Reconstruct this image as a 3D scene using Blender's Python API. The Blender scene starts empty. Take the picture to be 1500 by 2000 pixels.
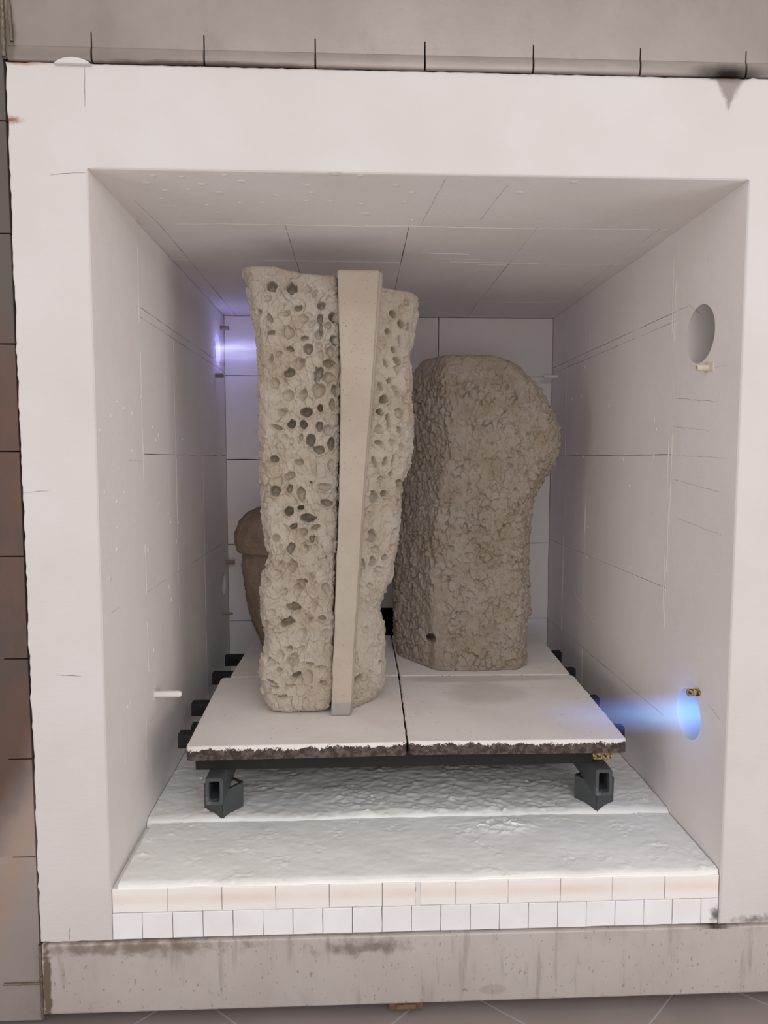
import bpy, bmesh, math, random
import numpy as np
from mathutils import Vector, Matrix, Euler
random.seed(7)
S = bpy.context.scene
COL = S.collection

# ------------------------------------------------------------------ camera
cam_d = bpy.data.cameras.new('camera')
cam = bpy.data.objects.new('camera', cam_d); COL.objects.link(cam)
cam_d.sensor_fit = 'VERTICAL'; cam_d.sensor_height = 36.0
cam_d.lens = 1346.33 / 2000.0 * 36.0
cam_d.clip_start = 0.02
cam.location = (0.59333, -1.60725, 1.03034)
cam.rotation_mode = 'XYZ'
cam.rotation_euler = (1.49248, -0.00046, -0.04041)
S.camera = cam

# ------------------------------------------------------------------ world, lights, exposure
S.view_settings.view_transform = 'Standard'
S.view_settings.look = 'None'
S.view_settings.gamma = 1.0
S.view_settings.exposure = 0.0
S.view_settings.use_curve_mapping = False
w = bpy.data.worlds.new('workshop'); S.world = w; w.use_nodes = True
bgn = w.node_tree.nodes['Background']
bgn.inputs['Color'].default_value = (1.0, 0.958, 0.935, 1); bgn.inputs['Strength'].default_value = 0.65

def area(name, loc, target, sx, sy, power, color):
    d = bpy.data.lights.new(name, 'AREA'); d.shape = 'RECTANGLE'; d.size = sx; d.size_y = sy
    d.energy = power; d.color = color
    o = bpy.data.objects.new(name, d); COL.objects.link(o); o.location = loc
    o.rotation_euler = (Vector(target) - Vector(loc)).to_track_quat('-Z', 'Y').to_euler()
    return o
area('ceiling_lamp', (1.0, -2.6, 2.75), (0.7, 0.2, 0.4), 2.4, 1.0, 15, (0.93, 0.96, 1.0))
area('window_light', (1.5, -3.9, 2.3), (0.75, 0.3, 0.2), 2.0, 0.45, 26, (0.88, 0.93, 1.0))
area('low_fill_light', (0.35, -4.2, 0.35), (0.75, 0.3, 0.7), 3.0, 1.0, 24, (0.97, 0.97, 1.0))  # added low fill from the front, lifts the chamber ceiling
area('side_fill_right', (3.6, -1.7, 0.5), (0.2, 0.4, 0.9), 1.6, 1.8, 22, (1.0, 0.96, 0.94))  # added fill, grazes the left wall near the mouth
area('side_fill_left', (-2.6, -1.7, 0.4), (1.2, 0.4, 0.9), 1.6, 1.8, 20, (1.0, 0.96, 0.94))  # added fill, its counterpart for the right wall
LH=[(0.349,1.532,0.0152,0.0152,1.0),(0.407,1.533,0.0156,0.0165,1.0),(0.456,1.538,0.0109,0.0109,0.4),(0.473,1.525,0.0069,0.0139,0.7),(0.493,1.488,0.0122,0.0113,0.9),(0.425,1.475,0.0122,0.0104,0.8),(0.310,1.458,0.0069,0.0078,0.9),(0.342,1.441,0.0061,0.0152,0.9),(0.489,1.445,0.0087,0.0156,1.2),(0.529,1.449,0.0139,0.0148,1.2),(0.513,1.424,0.0109,0.0104,0.7),(0.491,1.412,0.0048,0.0174,1.1),(0.394,1.400,0.0217,0.0182,0.5),(0.485,1.395,0.0139,0.0148,0.7),(0.345,1.398,0.0109,0.0065,1.0),(0.443,1.384,0.0109,0.0065,0.9),(0.532,1.378,0.0130,0.0139,0.8),(0.401,1.350,0.0130,0.0065,1.0),(0.453,1.350,0.0139,0.0148,0.8),(0.485,1.361,0.0122,0.0096,0.5),(0.491,1.336,0.0078,0.0130,0.6),(0.519,1.342,0.0156,0.0156,0.6),(0.366,1.337,0.0109,0.0087,0.5),(0.346,1.324,0.0039,0.0139,0.9),(0.425,1.308,0.0195,0.0182,0.5),(0.513,1.309,0.0165,0.0109,0.8),(0.397,1.280,0.0165,0.0122,0.9),(0.483,1.279,0.0130,0.0191,1.1),(0.512,1.268,0.0182,0.0156,0.5),(0.352,1.251,0.0152,0.0165,0.5),(0.484,1.230,0.0200,0.0208,0.7),(0.392,1.215,0.0174,0.0165,0.5),(0.437,1.217,0.0122,0.0182,0.7),(0.524,1.188,0.0087,0.0152,0.8),(0.487,1.178,0.0078,0.0096,1.7),(0.447,1.166,0.0182,0.0130,1.1),(0.533,1.230,0.0109,0.0152,0.8),(0.402,1.129,0.0122,0.0122,1.4),(0.437,1.129,0.0104,0.0130,1.4),(0.484,1.124,0.0104,0.0130,1.1),(0.509,1.113,0.0152,0.0148,0.5),(0.359,1.121,0.0165,0.0061,0.9),(0.458,1.081,0.0139,0.0156,1.3),(0.520,1.072,0.0109,0.0174,1.3),(0.429,1.092,0.0056,0.0109,0.9),(0.483,1.054,0.0174,0.0109,1.0),(0.349,1.027,0.0130,0.0104,0.9),(0.422,1.017,0.0152,0.0096,0.7),(0.519,1.008,0.0109,0.0174,0.6),(0.458,0.958,0.0035,0.0035,1.5),(0.394,0.976,0.0174,0.0122,0.6),(0.441,1.444,0.0152,0.0130,0.4),(0.462,1.428,0.0130,0.0113,0.4),(0.390,1.456,0.0122,0.0096,0.4),(0.336,1.497,0.0130,0.0104,0.3),(0.375,1.166,0.0152,0.0130,0.3),(0.467,0.999,0.0087,0.0217,0.4),(0.350,0.932,0.0165,0.0156,0.9),(0.394,0.936,0.0082,0.0122,1.1),(0.428,0.923,0.0122,0.0217,0.8),(0.497,0.943,0.0217,0.0109,0.7),(0.391,0.869,0.0139,0.0139,1.3),(0.425,0.880,0.0096,0.0078,1.6),(0.447,0.849,0.0226,0.0122,1.3),(0.505,0.895,0.0182,0.0087,1.1),(0.405,0.823,0.0109,0.0087,1.1),(0.435,0.808,0.0130,0.0122,0.6),(0.459,0.786,0.0087,0.0113,0.8),(0.470,0.821,0.0152,0.0061,0.9),(0.396,0.758,0.0117,0.0152,0.9),(0.400,0.705,0.0165,0.0174,0.6),(0.437,0.760,0.0113,0.0174,0.5),(0.430,0.659,0.0165,0.0065,1.0),(0.421,0.641,0.0174,0.0148,0.5),(0.502,0.636,0.0122,0.0165,0.5),(0.373,0.626,0.0130,0.0113,0.4),(0.403,0.580,0.0226,0.0113,0.8),(0.383,0.534,0.0217,0.0122,0.9),(0.444,0.545,0.0165,0.0148,0.3),(0.490,0.545,0.0122,0.0065,0.9),(0.428,0.498,0.0152,0.0174,0.3),(0.393,0.456,0.0078,0.0061,0.9),(0.399,0.416,0.0195,0.0174,0.5),(0.452,0.406,0.0130,0.0048,1.0),(0.410,0.371,0.0139,0.0087,1.0),(0.493,0.347,0.0109,0.0061,0.8),(0.485,0.395,0.0174,0.0043,0.8),(0.335,0.351,0.0195,0.0043,1.0),(0.343,0.337,0.0130,0.0043,0.9),(0.392,0.339,0.0152,0.0030,1.0),(0.367,0.306,0.0165,0.0048,1.0),(0.357,0.716,0.0096,0.0087,0.4),(0.337,0.566,0.0104,0.0130,0.4),(0.464,0.583,0.0130,0.0174,0.3),(0.357,0.387,0.0096,0.0078,0.5),]
RH=[(0.751,1.510,0.0090,0.0090,0.7),(0.735,1.486,0.0126,0.0136,0.4),(0.706,1.467,0.0126,0.0117,1.0),(0.732,1.441,0.0099,0.0108,1.2),(0.755,1.437,0.0068,0.0099,0.9),(0.691,1.414,0.0099,0.0090,0.8),(0.727,1.393,0.0045,0.0113,1.0),(0.709,1.360,0.0090,0.0090,1.1),(0.722,1.327,0.0126,0.0126,0.9),(0.751,1.336,0.0090,0.0090,0.5),(0.683,1.320,0.0077,0.0136,0.8),(0.696,1.267,0.0086,0.0090,0.9),(0.720,1.301,0.0090,0.0108,0.7),(0.716,1.237,0.0108,0.0154,0.7),(0.664,1.247,0.0072,0.0136,0.8),(0.679,1.210,0.0136,0.0126,1.2),(0.749,1.210,0.0126,0.0099,0.5),(0.665,1.170,0.0122,0.0108,1.1),(0.690,1.146,0.0063,0.0203,1.2),(0.729,1.168,0.0145,0.0163,0.7),(0.663,1.117,0.0136,0.0145,0.7),(0.727,1.117,0.0099,0.0090,0.8),(0.661,1.077,0.0126,0.0081,0.9),(0.703,1.079,0.0113,0.0126,0.7),(0.734,1.065,0.0090,0.0099,0.7),(0.647,1.016,0.0068,0.0158,1.0),(0.682,1.021,0.0081,0.0136,0.9),(0.707,1.021,0.0050,0.0172,0.8),(0.700,0.980,0.0068,0.0090,1.0),(0.671,0.967,0.0136,0.0081,0.6),(0.728,0.949,0.0126,0.0117,0.9),(0.754,1.266,0.0072,0.0136,0.6),(0.759,1.128,0.0054,0.0126,0.6),(0.646,0.910,0.0126,0.0158,0.8),(0.678,0.921,0.0108,0.0108,1.0),(0.642,0.789,0.0136,0.0158,0.8),(0.714,0.789,0.0113,0.0217,0.7),(0.712,0.851,0.0041,0.0041,1.2),(0.655,0.746,0.0154,0.0126,0.6),(0.705,0.748,0.0113,0.0099,0.5),(0.614,0.703,0.0063,0.0154,0.8),(0.644,0.709,0.0108,0.0136,0.9),(0.685,0.718,0.0104,0.0108,0.8),(0.662,0.682,0.0136,0.0117,0.5),(0.632,0.636,0.0117,0.0072,0.7),(0.597,0.348,0.0145,0.0090,0.9),(0.637,0.350,0.0126,0.0090,0.6),(0.623,0.495,0.0113,0.0108,0.5),(0.644,0.429,0.0158,0.0136,0.3),(0.673,0.382,0.0090,0.0045,0.9),(0.633,0.849,0.0090,0.0136,0.5),(0.669,0.462,0.0099,0.0136,0.4),]
CEIL_DABS=[[0.136, 0.032], [0.198, 0.036], [0.108, 0.075], [0.235, 0.078], [0.137, 0.12], [0.195, 0.111], [0.265, 0.127], [0.114, 0.173], [0.131, 0.228], [0.218, 0.21], [0.234, 0.264], [0.302, 0.193], [0.297, 0.023], [0.33, 0.056], [0.359, 0.19], [0.401, 0.141], [0.471, 0.172], [0.48, 0.074], [0.548, 0.007], [0.605, 0.013], [0.487, 0.118], [0.532, 0.173], [0.609, 0.19], [0.687, 0.066], [0.716, 0.172], [0.728, 0.108], [0.624, 0.259], [0.745, 0.301], [1.1, 0.03], [0.99, 0.097], [1.466, 0.355]]
LEFT_DABS=[[0.146, 1.169], [0.198, 1.157], [0.103, 1.132], [0.345, 1.197], [0.253, 1.049], [0.046, 0.948], [0.183, 0.942], [0.125, 0.922], [0.263, 0.862], [0.493, 0.894], [0.118, 0.804], [0.026, 1.094], [0.119, 0.858], [0.505, 1.098], [0.062, 0.74], [0.163, 0.386]]

# ------------------------------------------------------------------ helpers
def lin(r, g, b):
    f = lambda c: (c/255/12.92) if c/255 <= .04045 else ((c/255+.055)/1.055)**2.4
    return (f(r), f(g), f(b), 1)

class NT:
    def __init__(s, name):
        s.m = bpy.data.materials.new(name); s.m.use_nodes = True
        s.t = s.m.node_tree; s.n = s.t.nodes; s.p = s.n['Principled BSDF']; s.out = s.n['Material Output']
        s.p.inputs['Specular IOR Level'].default_value = 0.2
        s.c = s.n.new('ShaderNodeTexCoord').outputs['Object']
    def link(s, a, b): s.t.links.new(a, b)
    def noise(s, scale, detail=4, rough=.55, stretch=None, dist=0):
        n = s.n.new('ShaderNodeTexNoise'); n.inputs['Scale'].default_value = scale
        n.inputs['Detail'].default_value = detail; n.inputs['Roughness'].default_value = rough
        n.inputs['Distortion'].default_value = dist
        if stretch:
            m = s.n.new('ShaderNodeMapping'); m.inputs['Scale'].default_value = stretch
            s.link(s.c, m.inputs[0]); s.link(m.outputs[0], n.inputs['Vector'])
        else: s.link(s.c, n.inputs['Vector'])
        return n.outputs['Fac']
    def ramp(s, fac, a, b, c0=0.0, c1=1.0):
        n = s.n.new('ShaderNodeMapRange'); n.interpolation_type = 'SMOOTHSTEP'
        s.link(fac, n.inputs['Value'])
        for k, v in zip(('From Min', 'From Max', 'To Min', 'To Max'), (a, b, c0, c1)): n.inputs[k].default_value = v
        return n.outputs[0]
    def math(s, op, a, b=None):
        n = s.n.new('ShaderNodeMath'); n.operation = op
        for i, v in enumerate((a, b)):
            if v is None: continue
            if isinstance(v, (int, float)): n.inputs[i].default_value = v
            else: s.link(v, n.inputs[i])
        return n.outputs[0]
    def mix(s, fac, a, b):
        n = s.n.new('ShaderNodeMix'); n.data_type = 'RGBA'
        for i, v in ((0, fac), (6, a), (7, b)):
            if isinstance(v, (int, float)): n.inputs[i].default_value = v
            elif isinstance(v, tuple): n.inputs[i].default_value = v
            else: s.link(v, n.inputs[i])
        return n.outputs[2]
    def blob(s, center, rad, noise_scale=30, amt=.5, soft=(.6, 1.1)):
        """0..1 mask of a stain with its own place and shape (object space)"""
        a = s.n.new('ShaderNodeVectorMath'); a.operation = 'SUBTRACT'; s.link(s.c, a.inputs[0]); a.inputs[1].default_value = center
        d = s.n.new('ShaderNodeVectorMath'); d.operation = 'DIVIDE'; s.link(a.outputs[0], d.inputs[0]); d.inputs[1].default_value = rad
        l = s.n.new('ShaderNodeVectorMath'); l.operation = 'LENGTH'; s.link(d.outputs[0], l.inputs[0])
        nz = s.math('MULTIPLY', s.math('SUBTRACT', s.noise(noise_scale, 5), .5), amt*2)
        return s.ramp(s.math('ADD', l.outputs['Value'], nz), soft[0], soft[1], 1, 0)
    def sep(s, i):
        n = s.n.new('ShaderNodeSeparateXYZ'); s.link(s.c, n.inputs[0]); return n.outputs[i]
    def color(s, c):
        if isinstance(c, tuple): s.p.inputs['Base Color'].default_value = c
        else: s.link(c, s.p.inputs['Base Color'])
        return s
    def rough(s, v, metal=0):
        s.p.inputs['Roughness'].default_value = v; s.p.inputs['Metallic'].default_value = metal; return s
    def bump(s, h, dist=.002, strength=1):
        n = s.n.new('ShaderNodeBump'); n.inputs['Distance'].default_value = dist; n.inputs['Strength'].default_value = strength
        s.link(h, n.inputs['Height']); s.link(n.outputs[0], s.p.inputs['Normal']); return s

# ------------------------------------------------------------------ materials
def fibre_mat(name, base, alt):
    t = NT(name)
    c = t.mix(t.ramp(t.noise(2.2, 3), .35, .7), base, alt)
    c = t.mix(t.ramp(t.noise(9, 4, .6), .62, .8, 0, .5), c, lin(228, 216, 207))
    h = t.math('ADD', t.noise(90, 4, .7), t.math('MULTIPLY', t.noise(14, 3), 1.5))
    t.color(c).rough(.9).bump(h, .0012, .7); return t
tm = fibre_mat('ceramic_fibre', lin(233, 227, 224), lin(228, 220, 216)); M_FIBRE = tm.m
t = NT('fibre_front')
c = t.mix(t.ramp(t.noise(3, 3), .35, .7), lin(212, 206, 203), lin(207, 199, 195))
c = t.mix(t.ramp(t.noise(5, 5, .6, (1, 1, 7)), .6, .85, 0, .3), c, lin(214, 192, 178))
c = t.mix(t.blob((-.163, 0, 1.77), (.035, .05, .011), 60, .6, (.1, 1.1)), c, lin(150, 95, 60))
c = t.mix(t.blob((-.13, 0, 1.889), (.06, .05, .006), 60, .5, (.2, 1.1)), c, lin(190, 155, 132))
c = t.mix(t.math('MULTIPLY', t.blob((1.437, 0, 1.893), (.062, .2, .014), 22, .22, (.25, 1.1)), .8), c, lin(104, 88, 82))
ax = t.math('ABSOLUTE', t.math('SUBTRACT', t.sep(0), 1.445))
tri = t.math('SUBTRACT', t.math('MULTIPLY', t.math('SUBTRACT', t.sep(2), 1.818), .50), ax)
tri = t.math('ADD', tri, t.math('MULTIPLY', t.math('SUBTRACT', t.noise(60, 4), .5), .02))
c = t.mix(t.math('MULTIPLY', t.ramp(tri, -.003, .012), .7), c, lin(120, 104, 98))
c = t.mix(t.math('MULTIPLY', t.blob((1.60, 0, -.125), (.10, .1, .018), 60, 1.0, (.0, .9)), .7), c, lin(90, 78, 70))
h = t.math('ADD', t.noise(60, 5, .7, (.6, .6, 1.6)), t.math('MULTIPLY', t.noise(9, 3), 1.5))
t.color(c).rough(.92).bump(h, .0012, .7); M_FRONT = t.m

t = NT('deep_shade_black'); t.color(lin(28, 24, 22)).rough(.95); M_BLACK = t.m  # near-black colour standing in for shade deep in the flue and slits
t = NT('joint_fibre'); t.color(lin(92, 80, 74)).rough(.95); M_JOINT = t.m
t = NT('wash_daub'); t.color(lin(228, 221, 216)).rough(.7); M_DAUB = t.m

t = NT('floor_castable')
c = t.mix(t.ramp(t.noise(5, 4), .35, .7), lin(249, 247, 243), lin(241, 238, 233))
h = t.math('ADD', t.noise(45, 5, .65, (.7, 1, 1)), t.math('MULTIPLY', t.noise(200, 3), .3))
t.color(c).rough(.85).bump(h, .0018, .6); M_FLOOR = t.m

t = NT('stretcher_brick')
z = t.sep(2)
band = t.math('MULTIPLY', t.ramp(z, -.058, -.036), t.ramp(z, -.036, -.012, 1, 0))
c = t.mix(t.math('MULTIPLY', band, t.ramp(t.noise(5, 3, .5, (1, 1, .2)), .3, .65, .2, .9)), lin(240, 234, 229), lin(233, 214, 202))
c = t.mix(t.ramp(t.noise(260, 2, .5), .76, .8), c, lin(140, 110, 90))
t.color(c).rough(.85).bump(t.noise(160, 4), .0008, .6); M_BRICK = t.m
t = NT('header_brick')
c = t.mix(t.ramp(t.noise(7, 3), .3, .7), lin(240, 237, 238), lin(232, 228, 227))
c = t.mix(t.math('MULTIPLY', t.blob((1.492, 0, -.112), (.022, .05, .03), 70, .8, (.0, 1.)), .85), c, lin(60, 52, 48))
t.color(c).rough(.85).bump(t.noise(160, 4), .0006, .6); M_HEADER = t.m

def steel(name, base, alt, dark, extra=None, rough=.42, metal=.55):
    t = NT(name)
    c = t.mix(t.ramp(t.noise(2.5, 4, .6), .3, .7), base, alt)
    c = t.mix(t.ramp(t.noise(9, 6, .7, (1, 1, .5)), .5, .85, 0, .6), c, dark)
    if extra: c = extra(t, c)
    t.color(c).rough(rough, metal).bump(t.noise(80, 5, .6), .0005, .5)
    return t.m
def ex_top(t, c):
    z = t.sep(2)
    band = t.ramp(t.math('ADD', z, t.math('MULTIPLY', t.noise(6, 4, .6, (1, 1, 4)), .03)), 1.918, 1.938, 1, 0)
    c = t.mix(t.math('MULTIPLY', band, .35), c, lin(112, 101, 95))
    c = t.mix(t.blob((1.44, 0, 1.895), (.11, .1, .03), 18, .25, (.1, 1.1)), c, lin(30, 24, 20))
    c = t.mix(t.blob((.25, 0, 1.893), (.35, .1, .008), 25, .4, (.2, 1.1)), c, lin(95, 82, 74))
    return t.mix(t.blob((-.16, 0, 1.93), (.02, .1, .08), 40, .5), c, lin(120, 110, 98))
M_TOP = steel('lintel_steel', lin(163, 152, 145), lin(150, 138, 130), lin(135, 124, 115), ex_top)
M_LIP = steel('folded_lip_steel', lin(166, 157, 152), lin(148, 138, 132), lin(112, 100, 93), None, .42, .4)
def ex_left(t, c):
    z = t.sep(2); x = t.sep(0)
    # heat tint: brown and blue-grey bands that fade out towards the bottom edge
    zz = t.math('ADD', t.math('ADD', z, t.math('MULTIPLY', x, -2.2)), t.math('MULTIPLY', t.noise(4, 4), .25))
    hot = t.ramp(zz, .62, .95)
    hot = t.math('MULTIPLY', hot, t.ramp(z, .078, .084))
    tint = t.mix(t.ramp(t.noise(2.2, 4, .6, (3, 1, 1)), .35, .65), lin(104, 80, 70), lin(82, 73, 69))
    tint = t.mix(t.ramp(z, 1.1, 1.5), tint, lin(100, 92, 87))
    c = t.mix(hot, c, tint)
    rim = t.math('MULTIPLY', t.ramp(zz, .52, .66), t.ramp(zz, .66, .82, 1, 0))
    return t.mix(t.math('MULTIPLY', rim, .55), c, lin(168, 142, 122))
M_LEFT = steel('heat_tinted_steel', lin(166, 154, 148), lin(154, 143, 139), lin(140, 126, 116), ex_left, .5, .3)
def ex_sill(t, c):
    c = t.mix(t.ramp(t.noise(120, 3, .5, (1, 1, .6)), .64, .72, 0, .5), c, lin(110, 99, 94))
    c = t.mix(t.ramp(t.noise(38, 4, .6, (1, 1, .10)), .56, .70, 0, .35), c, lin(130, 116, 106))
    c = t.mix(t.math('MULTIPLY', t.ramp(t.math('ADD', t.sep(2), t.math('MULTIPLY', t.noise(30, 4), .014)), -.302, -.310, 0, 1), .4), c, lin(120, 106, 96))
    c = t.mix(t.math('MULTIPLY', t.blob((.08, 0, -.150), (.34, .1, .028), 30, 1.1, (.0, 1.)), .85), c, lin(124, 108, 94))
    c = t.mix(t.math('MULTIPLY', t.blob((.62, 0, -.165), (.15, .1, .030), 34, 1.2, (.0, 1.)), .75), c, lin(116, 100, 92))
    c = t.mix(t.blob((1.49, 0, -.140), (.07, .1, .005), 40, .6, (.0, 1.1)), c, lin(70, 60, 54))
    c = t.mix(t.math('MULTIPLY', t.blob((.93, 0, -.285), (.036, .1, .014), 60, .15, (.8, 1.05)), .3), c, lin(138, 125, 112))
    return t.mix(t.blob((-.155, 0, -.24), (.012, .1, .12), 60, .6), c, lin(112, 98, 82))
M_SILL = steel('sill_steel', lin(196, 186, 181), lin(185, 174, 168), lin(160, 148, 140), ex_sill, .55, .2)
t = NT('weld_bead'); t.color(t.mix(t.noise(60, 4), lin(96, 84, 70), lin(140, 126, 112))).rough(.5, .5).bump(t.noise(120, 4), .002); M_WELD = t.m
t = NT('rusted_steel'); t.color(t.mix(t.noise(40, 4), lin(70, 52, 42), lin(150, 120, 84))).rough(.7, .3); M_RUST = t.m

t = NT('porcelain_tile')
t.color(t.mix(t.ramp(t.noise(3, 4), .35, .7), lin(150, 138, 134), lin(140, 129, 127))).rough(.35).bump(t.noise(30, 3), .0004); M_TILE = t.m
t = NT('grout'); t.color(lin(176, 172, 172)).rough(.9); M_GROUT = t.m

def sic(name, base, dust):
    t = NT(name)
    c = t.mix(t.ramp(t.noise(22, 5, .6), .58, .8), base, dust)
    t.color(c).rough(.6).bump(t.noise(180, 3), .0006); return t.m
M_SIC = sic('silicon_carbide', lin(78, 80, 81), lin(140, 140, 142))
M_SICD = sic('dark_carbide', lin(38, 36, 35), lin(52, 50, 48))

t = NT('kiln_shelf')
z = t.sep(2)
edge = t.math('ADD', z, t.math('MULTIPLY', t.math('SUBTRACT', t.math('ADD', t.math('MULTIPLY', t.noise(170, 5, .7), .6), t.math('MULTIPLY', t.noise(28, 3), .5)), .55), .06))
wash = t.ramp(edge, .2395, .2415)
washc = t.mix(t.ramp(t.noise(5, 4), .35, .7), lin(236, 229, 223), lin(228, 219, 212))
washc = t.mix(t.math('MULTIPLY', t.blob((1.02, .77, .25), (.33, .045, .1), 9, .35), .45), washc, lin(172, 166, 150))
washc = t.mix(t.math('MULTIPLY', t.blob((1.02, .62, .25), (.15, .13, .1), 7, .3), .35), washc, lin(178, 170, 156))
washc = t.mix(t.ramp(t.noise(120, 2, .5), .76, .79), washc, lin(120, 104, 94))
body = t.mix(t.ramp(t.noise(60, 5, .7), .4, .65), lin(64, 54, 49), lin(104, 91, 85))
t.color(t.mix(wash, body, washc)).rough(.8).bump(t.math('ADD', t.noise(25, 4), t.math('MULTIPLY', t.noise(160, 3), .4)), .0016, .6); M_SHELF = t.m

def clay(name, base, ochre, grey, bumpd=.0012):
    t = NT(name)
    c = t.mix(t.ramp(t.noise(7, 5, .6), .38, .68), base, ochre)
    c = t.mix(t.ramp(t.noise(16, 4, .6), .55, .75, 0, .7), c, grey)
    c = t.mix(t.ramp(t.noise(210, 3, .6), .66, .72, 0, .8), c, lin(96, 78, 64))
    h = t.math('ADD', t.noise(60, 5, .6), t.math('MULTIPLY', t.noise(320, 3), .5))
    t.color(c).rough(.92).bump(h, bumpd*2, .9); return t.m
M_CLAY = clay('raw_clay', lin(181, 169, 155), lin(168, 153, 135), lin(186, 175, 164))
M_CLAY2 = clay('shaded_clay', lin(160, 147, 133), lin(149, 133, 115), lin(168, 156, 143), .0016)  # clay darkened in colour for the weaker light on the rear sculpture
M_CLAY3 = clay('dark_clay', lin(146, 128, 112), lin(128, 108, 90), lin(156, 140, 124), .002)
t = NT('smooth_clay')
c = t.mix(t.ramp(t.noise(5, 4), .35, .7), lin(181, 168, 154), lin(171, 157, 142))
c = t.mix(t.ramp(t.noise(230, 2, .5), .68, .73, 0, .8), c, lin(88, 72, 60))
c = t.mix(t.ramp(t.math('ADD', t.sep(2), t.math('MULTIPLY', t.noise(30, 3), .004)), .292, .296), lin(160, 153, 147), c)
t.color(c).rough(.85).bump(t.math('ADD', t.noise(40, 4), t.math('MULTIPLY', t.noise(300, 3), .4)), .0008, .8); M_SMOOTH = t.m

t = NT('cream_tube'); t.color(lin(215, 203, 185)).rough(.8); M_TUBE = t.m
t = NT('speckled_tube'); t.color(t.mix(t.ramp(t.noise(160, 4), .4, .6), lin(190, 165, 120), lin(70, 52, 36))).rough(.8); M_SPECK = t.m
t = NT('white_ceramic_rod'); t.color(lin(232, 226, 220)).rough(.6); M_ROD = t.m
t = NT('brown_pin'); t.color(lin(150, 130, 118)).rough(.8); M_PIN = t.m

# ------------------------------------------------------------------ mesh helpers
def link(o, parent=None):
    COL.objects.link(o)
    if parent is not None: o.parent = parent
    return o
def new_obj(name, mesh, mat, parent=None, kind=None):
    if mat is not None: mesh.materials.append(mat)
    o = bpy.data.objects.new(name, mesh); link(o, parent)
    if kind: o['kind'] = kind
    return o
def thing(name, label, cat, loc=(0, 0, 0), group=None):
    o = bpy.data.objects.new(name, None); COL.objects.link(o); o.location = loc; o.empty_display_size = .05
    o['label'] = label; o['category'] = cat
    if group: o['group'] = group
    bpy.context.view_layer.update()
    return o
def adopt(o, parent):
    """parent a world-space mesh under a thing whose base is elsewhere"""
    o.parent = parent; o.matrix_parent_inverse = Matrix.Translation(-parent.location); return o

def wob_outline(pts, step, amp, keep=0):
    """closed 2-D outline resampled with small irregular wobble"""
    out = []
    n = len(pts)
    for i in range(n):
        a = Vector(pts[i]); b = Vector(pts[(i+1) % n]); L = (b-a).length
        k = max(1, int(L/step)); nrm = Vector((b.y-a.y, a.x-b.x)).normalized()
        for j in range(k):
            p = a.lerp(b, j/k)
            if j: p = p + nrm*random.gauss(0, amp)
            out.append((p.x, p.y))
    return out
def round_outline(pts, r, seg=4):
    out = []; n = len(pts)
    for i in range(n):
        p = Vector(pts[i]); a = Vector(pts[i-1]); b = Vector(pts[(i+1) % n])
        da = (a-p).normalized(); db = (b-p).normalized(); ang = da.angle(db)
        dd = min(r/math.tan(ang/2), (a-p).length*.45, (b-p).length*.45)
        p0 = p+da*dd; p1 = p+db*dd
        for k in range(seg+1):
            t = k/seg; q = p0.lerp(p, t).lerp(p.lerp(p1, t), t); out.append((q.x, q.y))
    return out
def slab_mesh(name, outline, frame, thick, chamfer=.001, seg=1, back=True, cf=None):
    """outline in the plane (o,u,v); n = outward face direction; front at n=0, body goes to -thick"""
    o, u, v, n = [Vector(q) for q in frame]
    P = [Vector(p) for p in outline]; N = len(P)
    area2 = sum(P[i].x*P[(i+1) % N].y-P[(i+1) % N].x*P[i].y for i in range(N))
    if area2 < 0: P.reverse()
    ins = []
    for i in range(N):
        a = P[i-1]; b = P[i]; c = P[(i+1) % N]
        e1 = (b-a).normalized(); e2 = (c-b).normalized()
        m = Vector((-(e1.y+e2.y), e1.x+e2.x))
        m = m.normalized() if m.length > 1e-6 else Vector((-e1.y, e1.x))
        s = max(.35, m.dot(Vector((-e1.y, e1.x))))
        ins.append(m/s)
    verts = []; rings = []
    def ring(off, d):
        idx = []
        for i in range(N):
            q = P[i]+ins[i]*off*(cf(P[i]) if cf else 1); idx.append(len(verts)); verts.append(o+u*q.x+v*q.y+n*d)
        rings.append(idx)
    for k in range(seg+1):
        a = math.pi/2*k/seg
        ring(chamfer*(1-math.sin(a)), -chamfer*(1-math.cos(a)))
    ring(0, -thick)
    faces = []
    flip = u.cross(v).dot(n) < 0
    for r in range(len(rings)-1):
        A, B = rings[r], rings[r+1]
        for i in range(N):
            j = (i+1) % N; f = (A[i], B[i], B[j], A[j]); faces.append(f if not flip else f[::-1])
    faces.append(tuple(rings[0]) if not flip else tuple(rings[0][::-1]))
    if back: faces.append(tuple(rings[-1][::-1]) if not flip else tuple(rings[-1]))
    me = bpy.data.meshes.new(name); me.from_pydata([tuple(q) for q in verts], [], faces); me.update()
    return me
def box_mesh(name, lo, hi, bev=0):
    bm = bmesh.new(); bmesh.ops.create_cube(bm, size=1)
    for v_ in bm.verts: v_.co = Vector([lo[i] + (v_.co[i]+.5)*(hi[i]-lo[i]) for i in range(3)])
    if bev: bmesh.ops.bevel(bm, geom=bm.edges[:], offset=bev, segments=2, affect='EDGES', profile=.6)
    me = bpy.data.meshes.new(name); bm.to_mesh(me); bm.free(); return me
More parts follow.
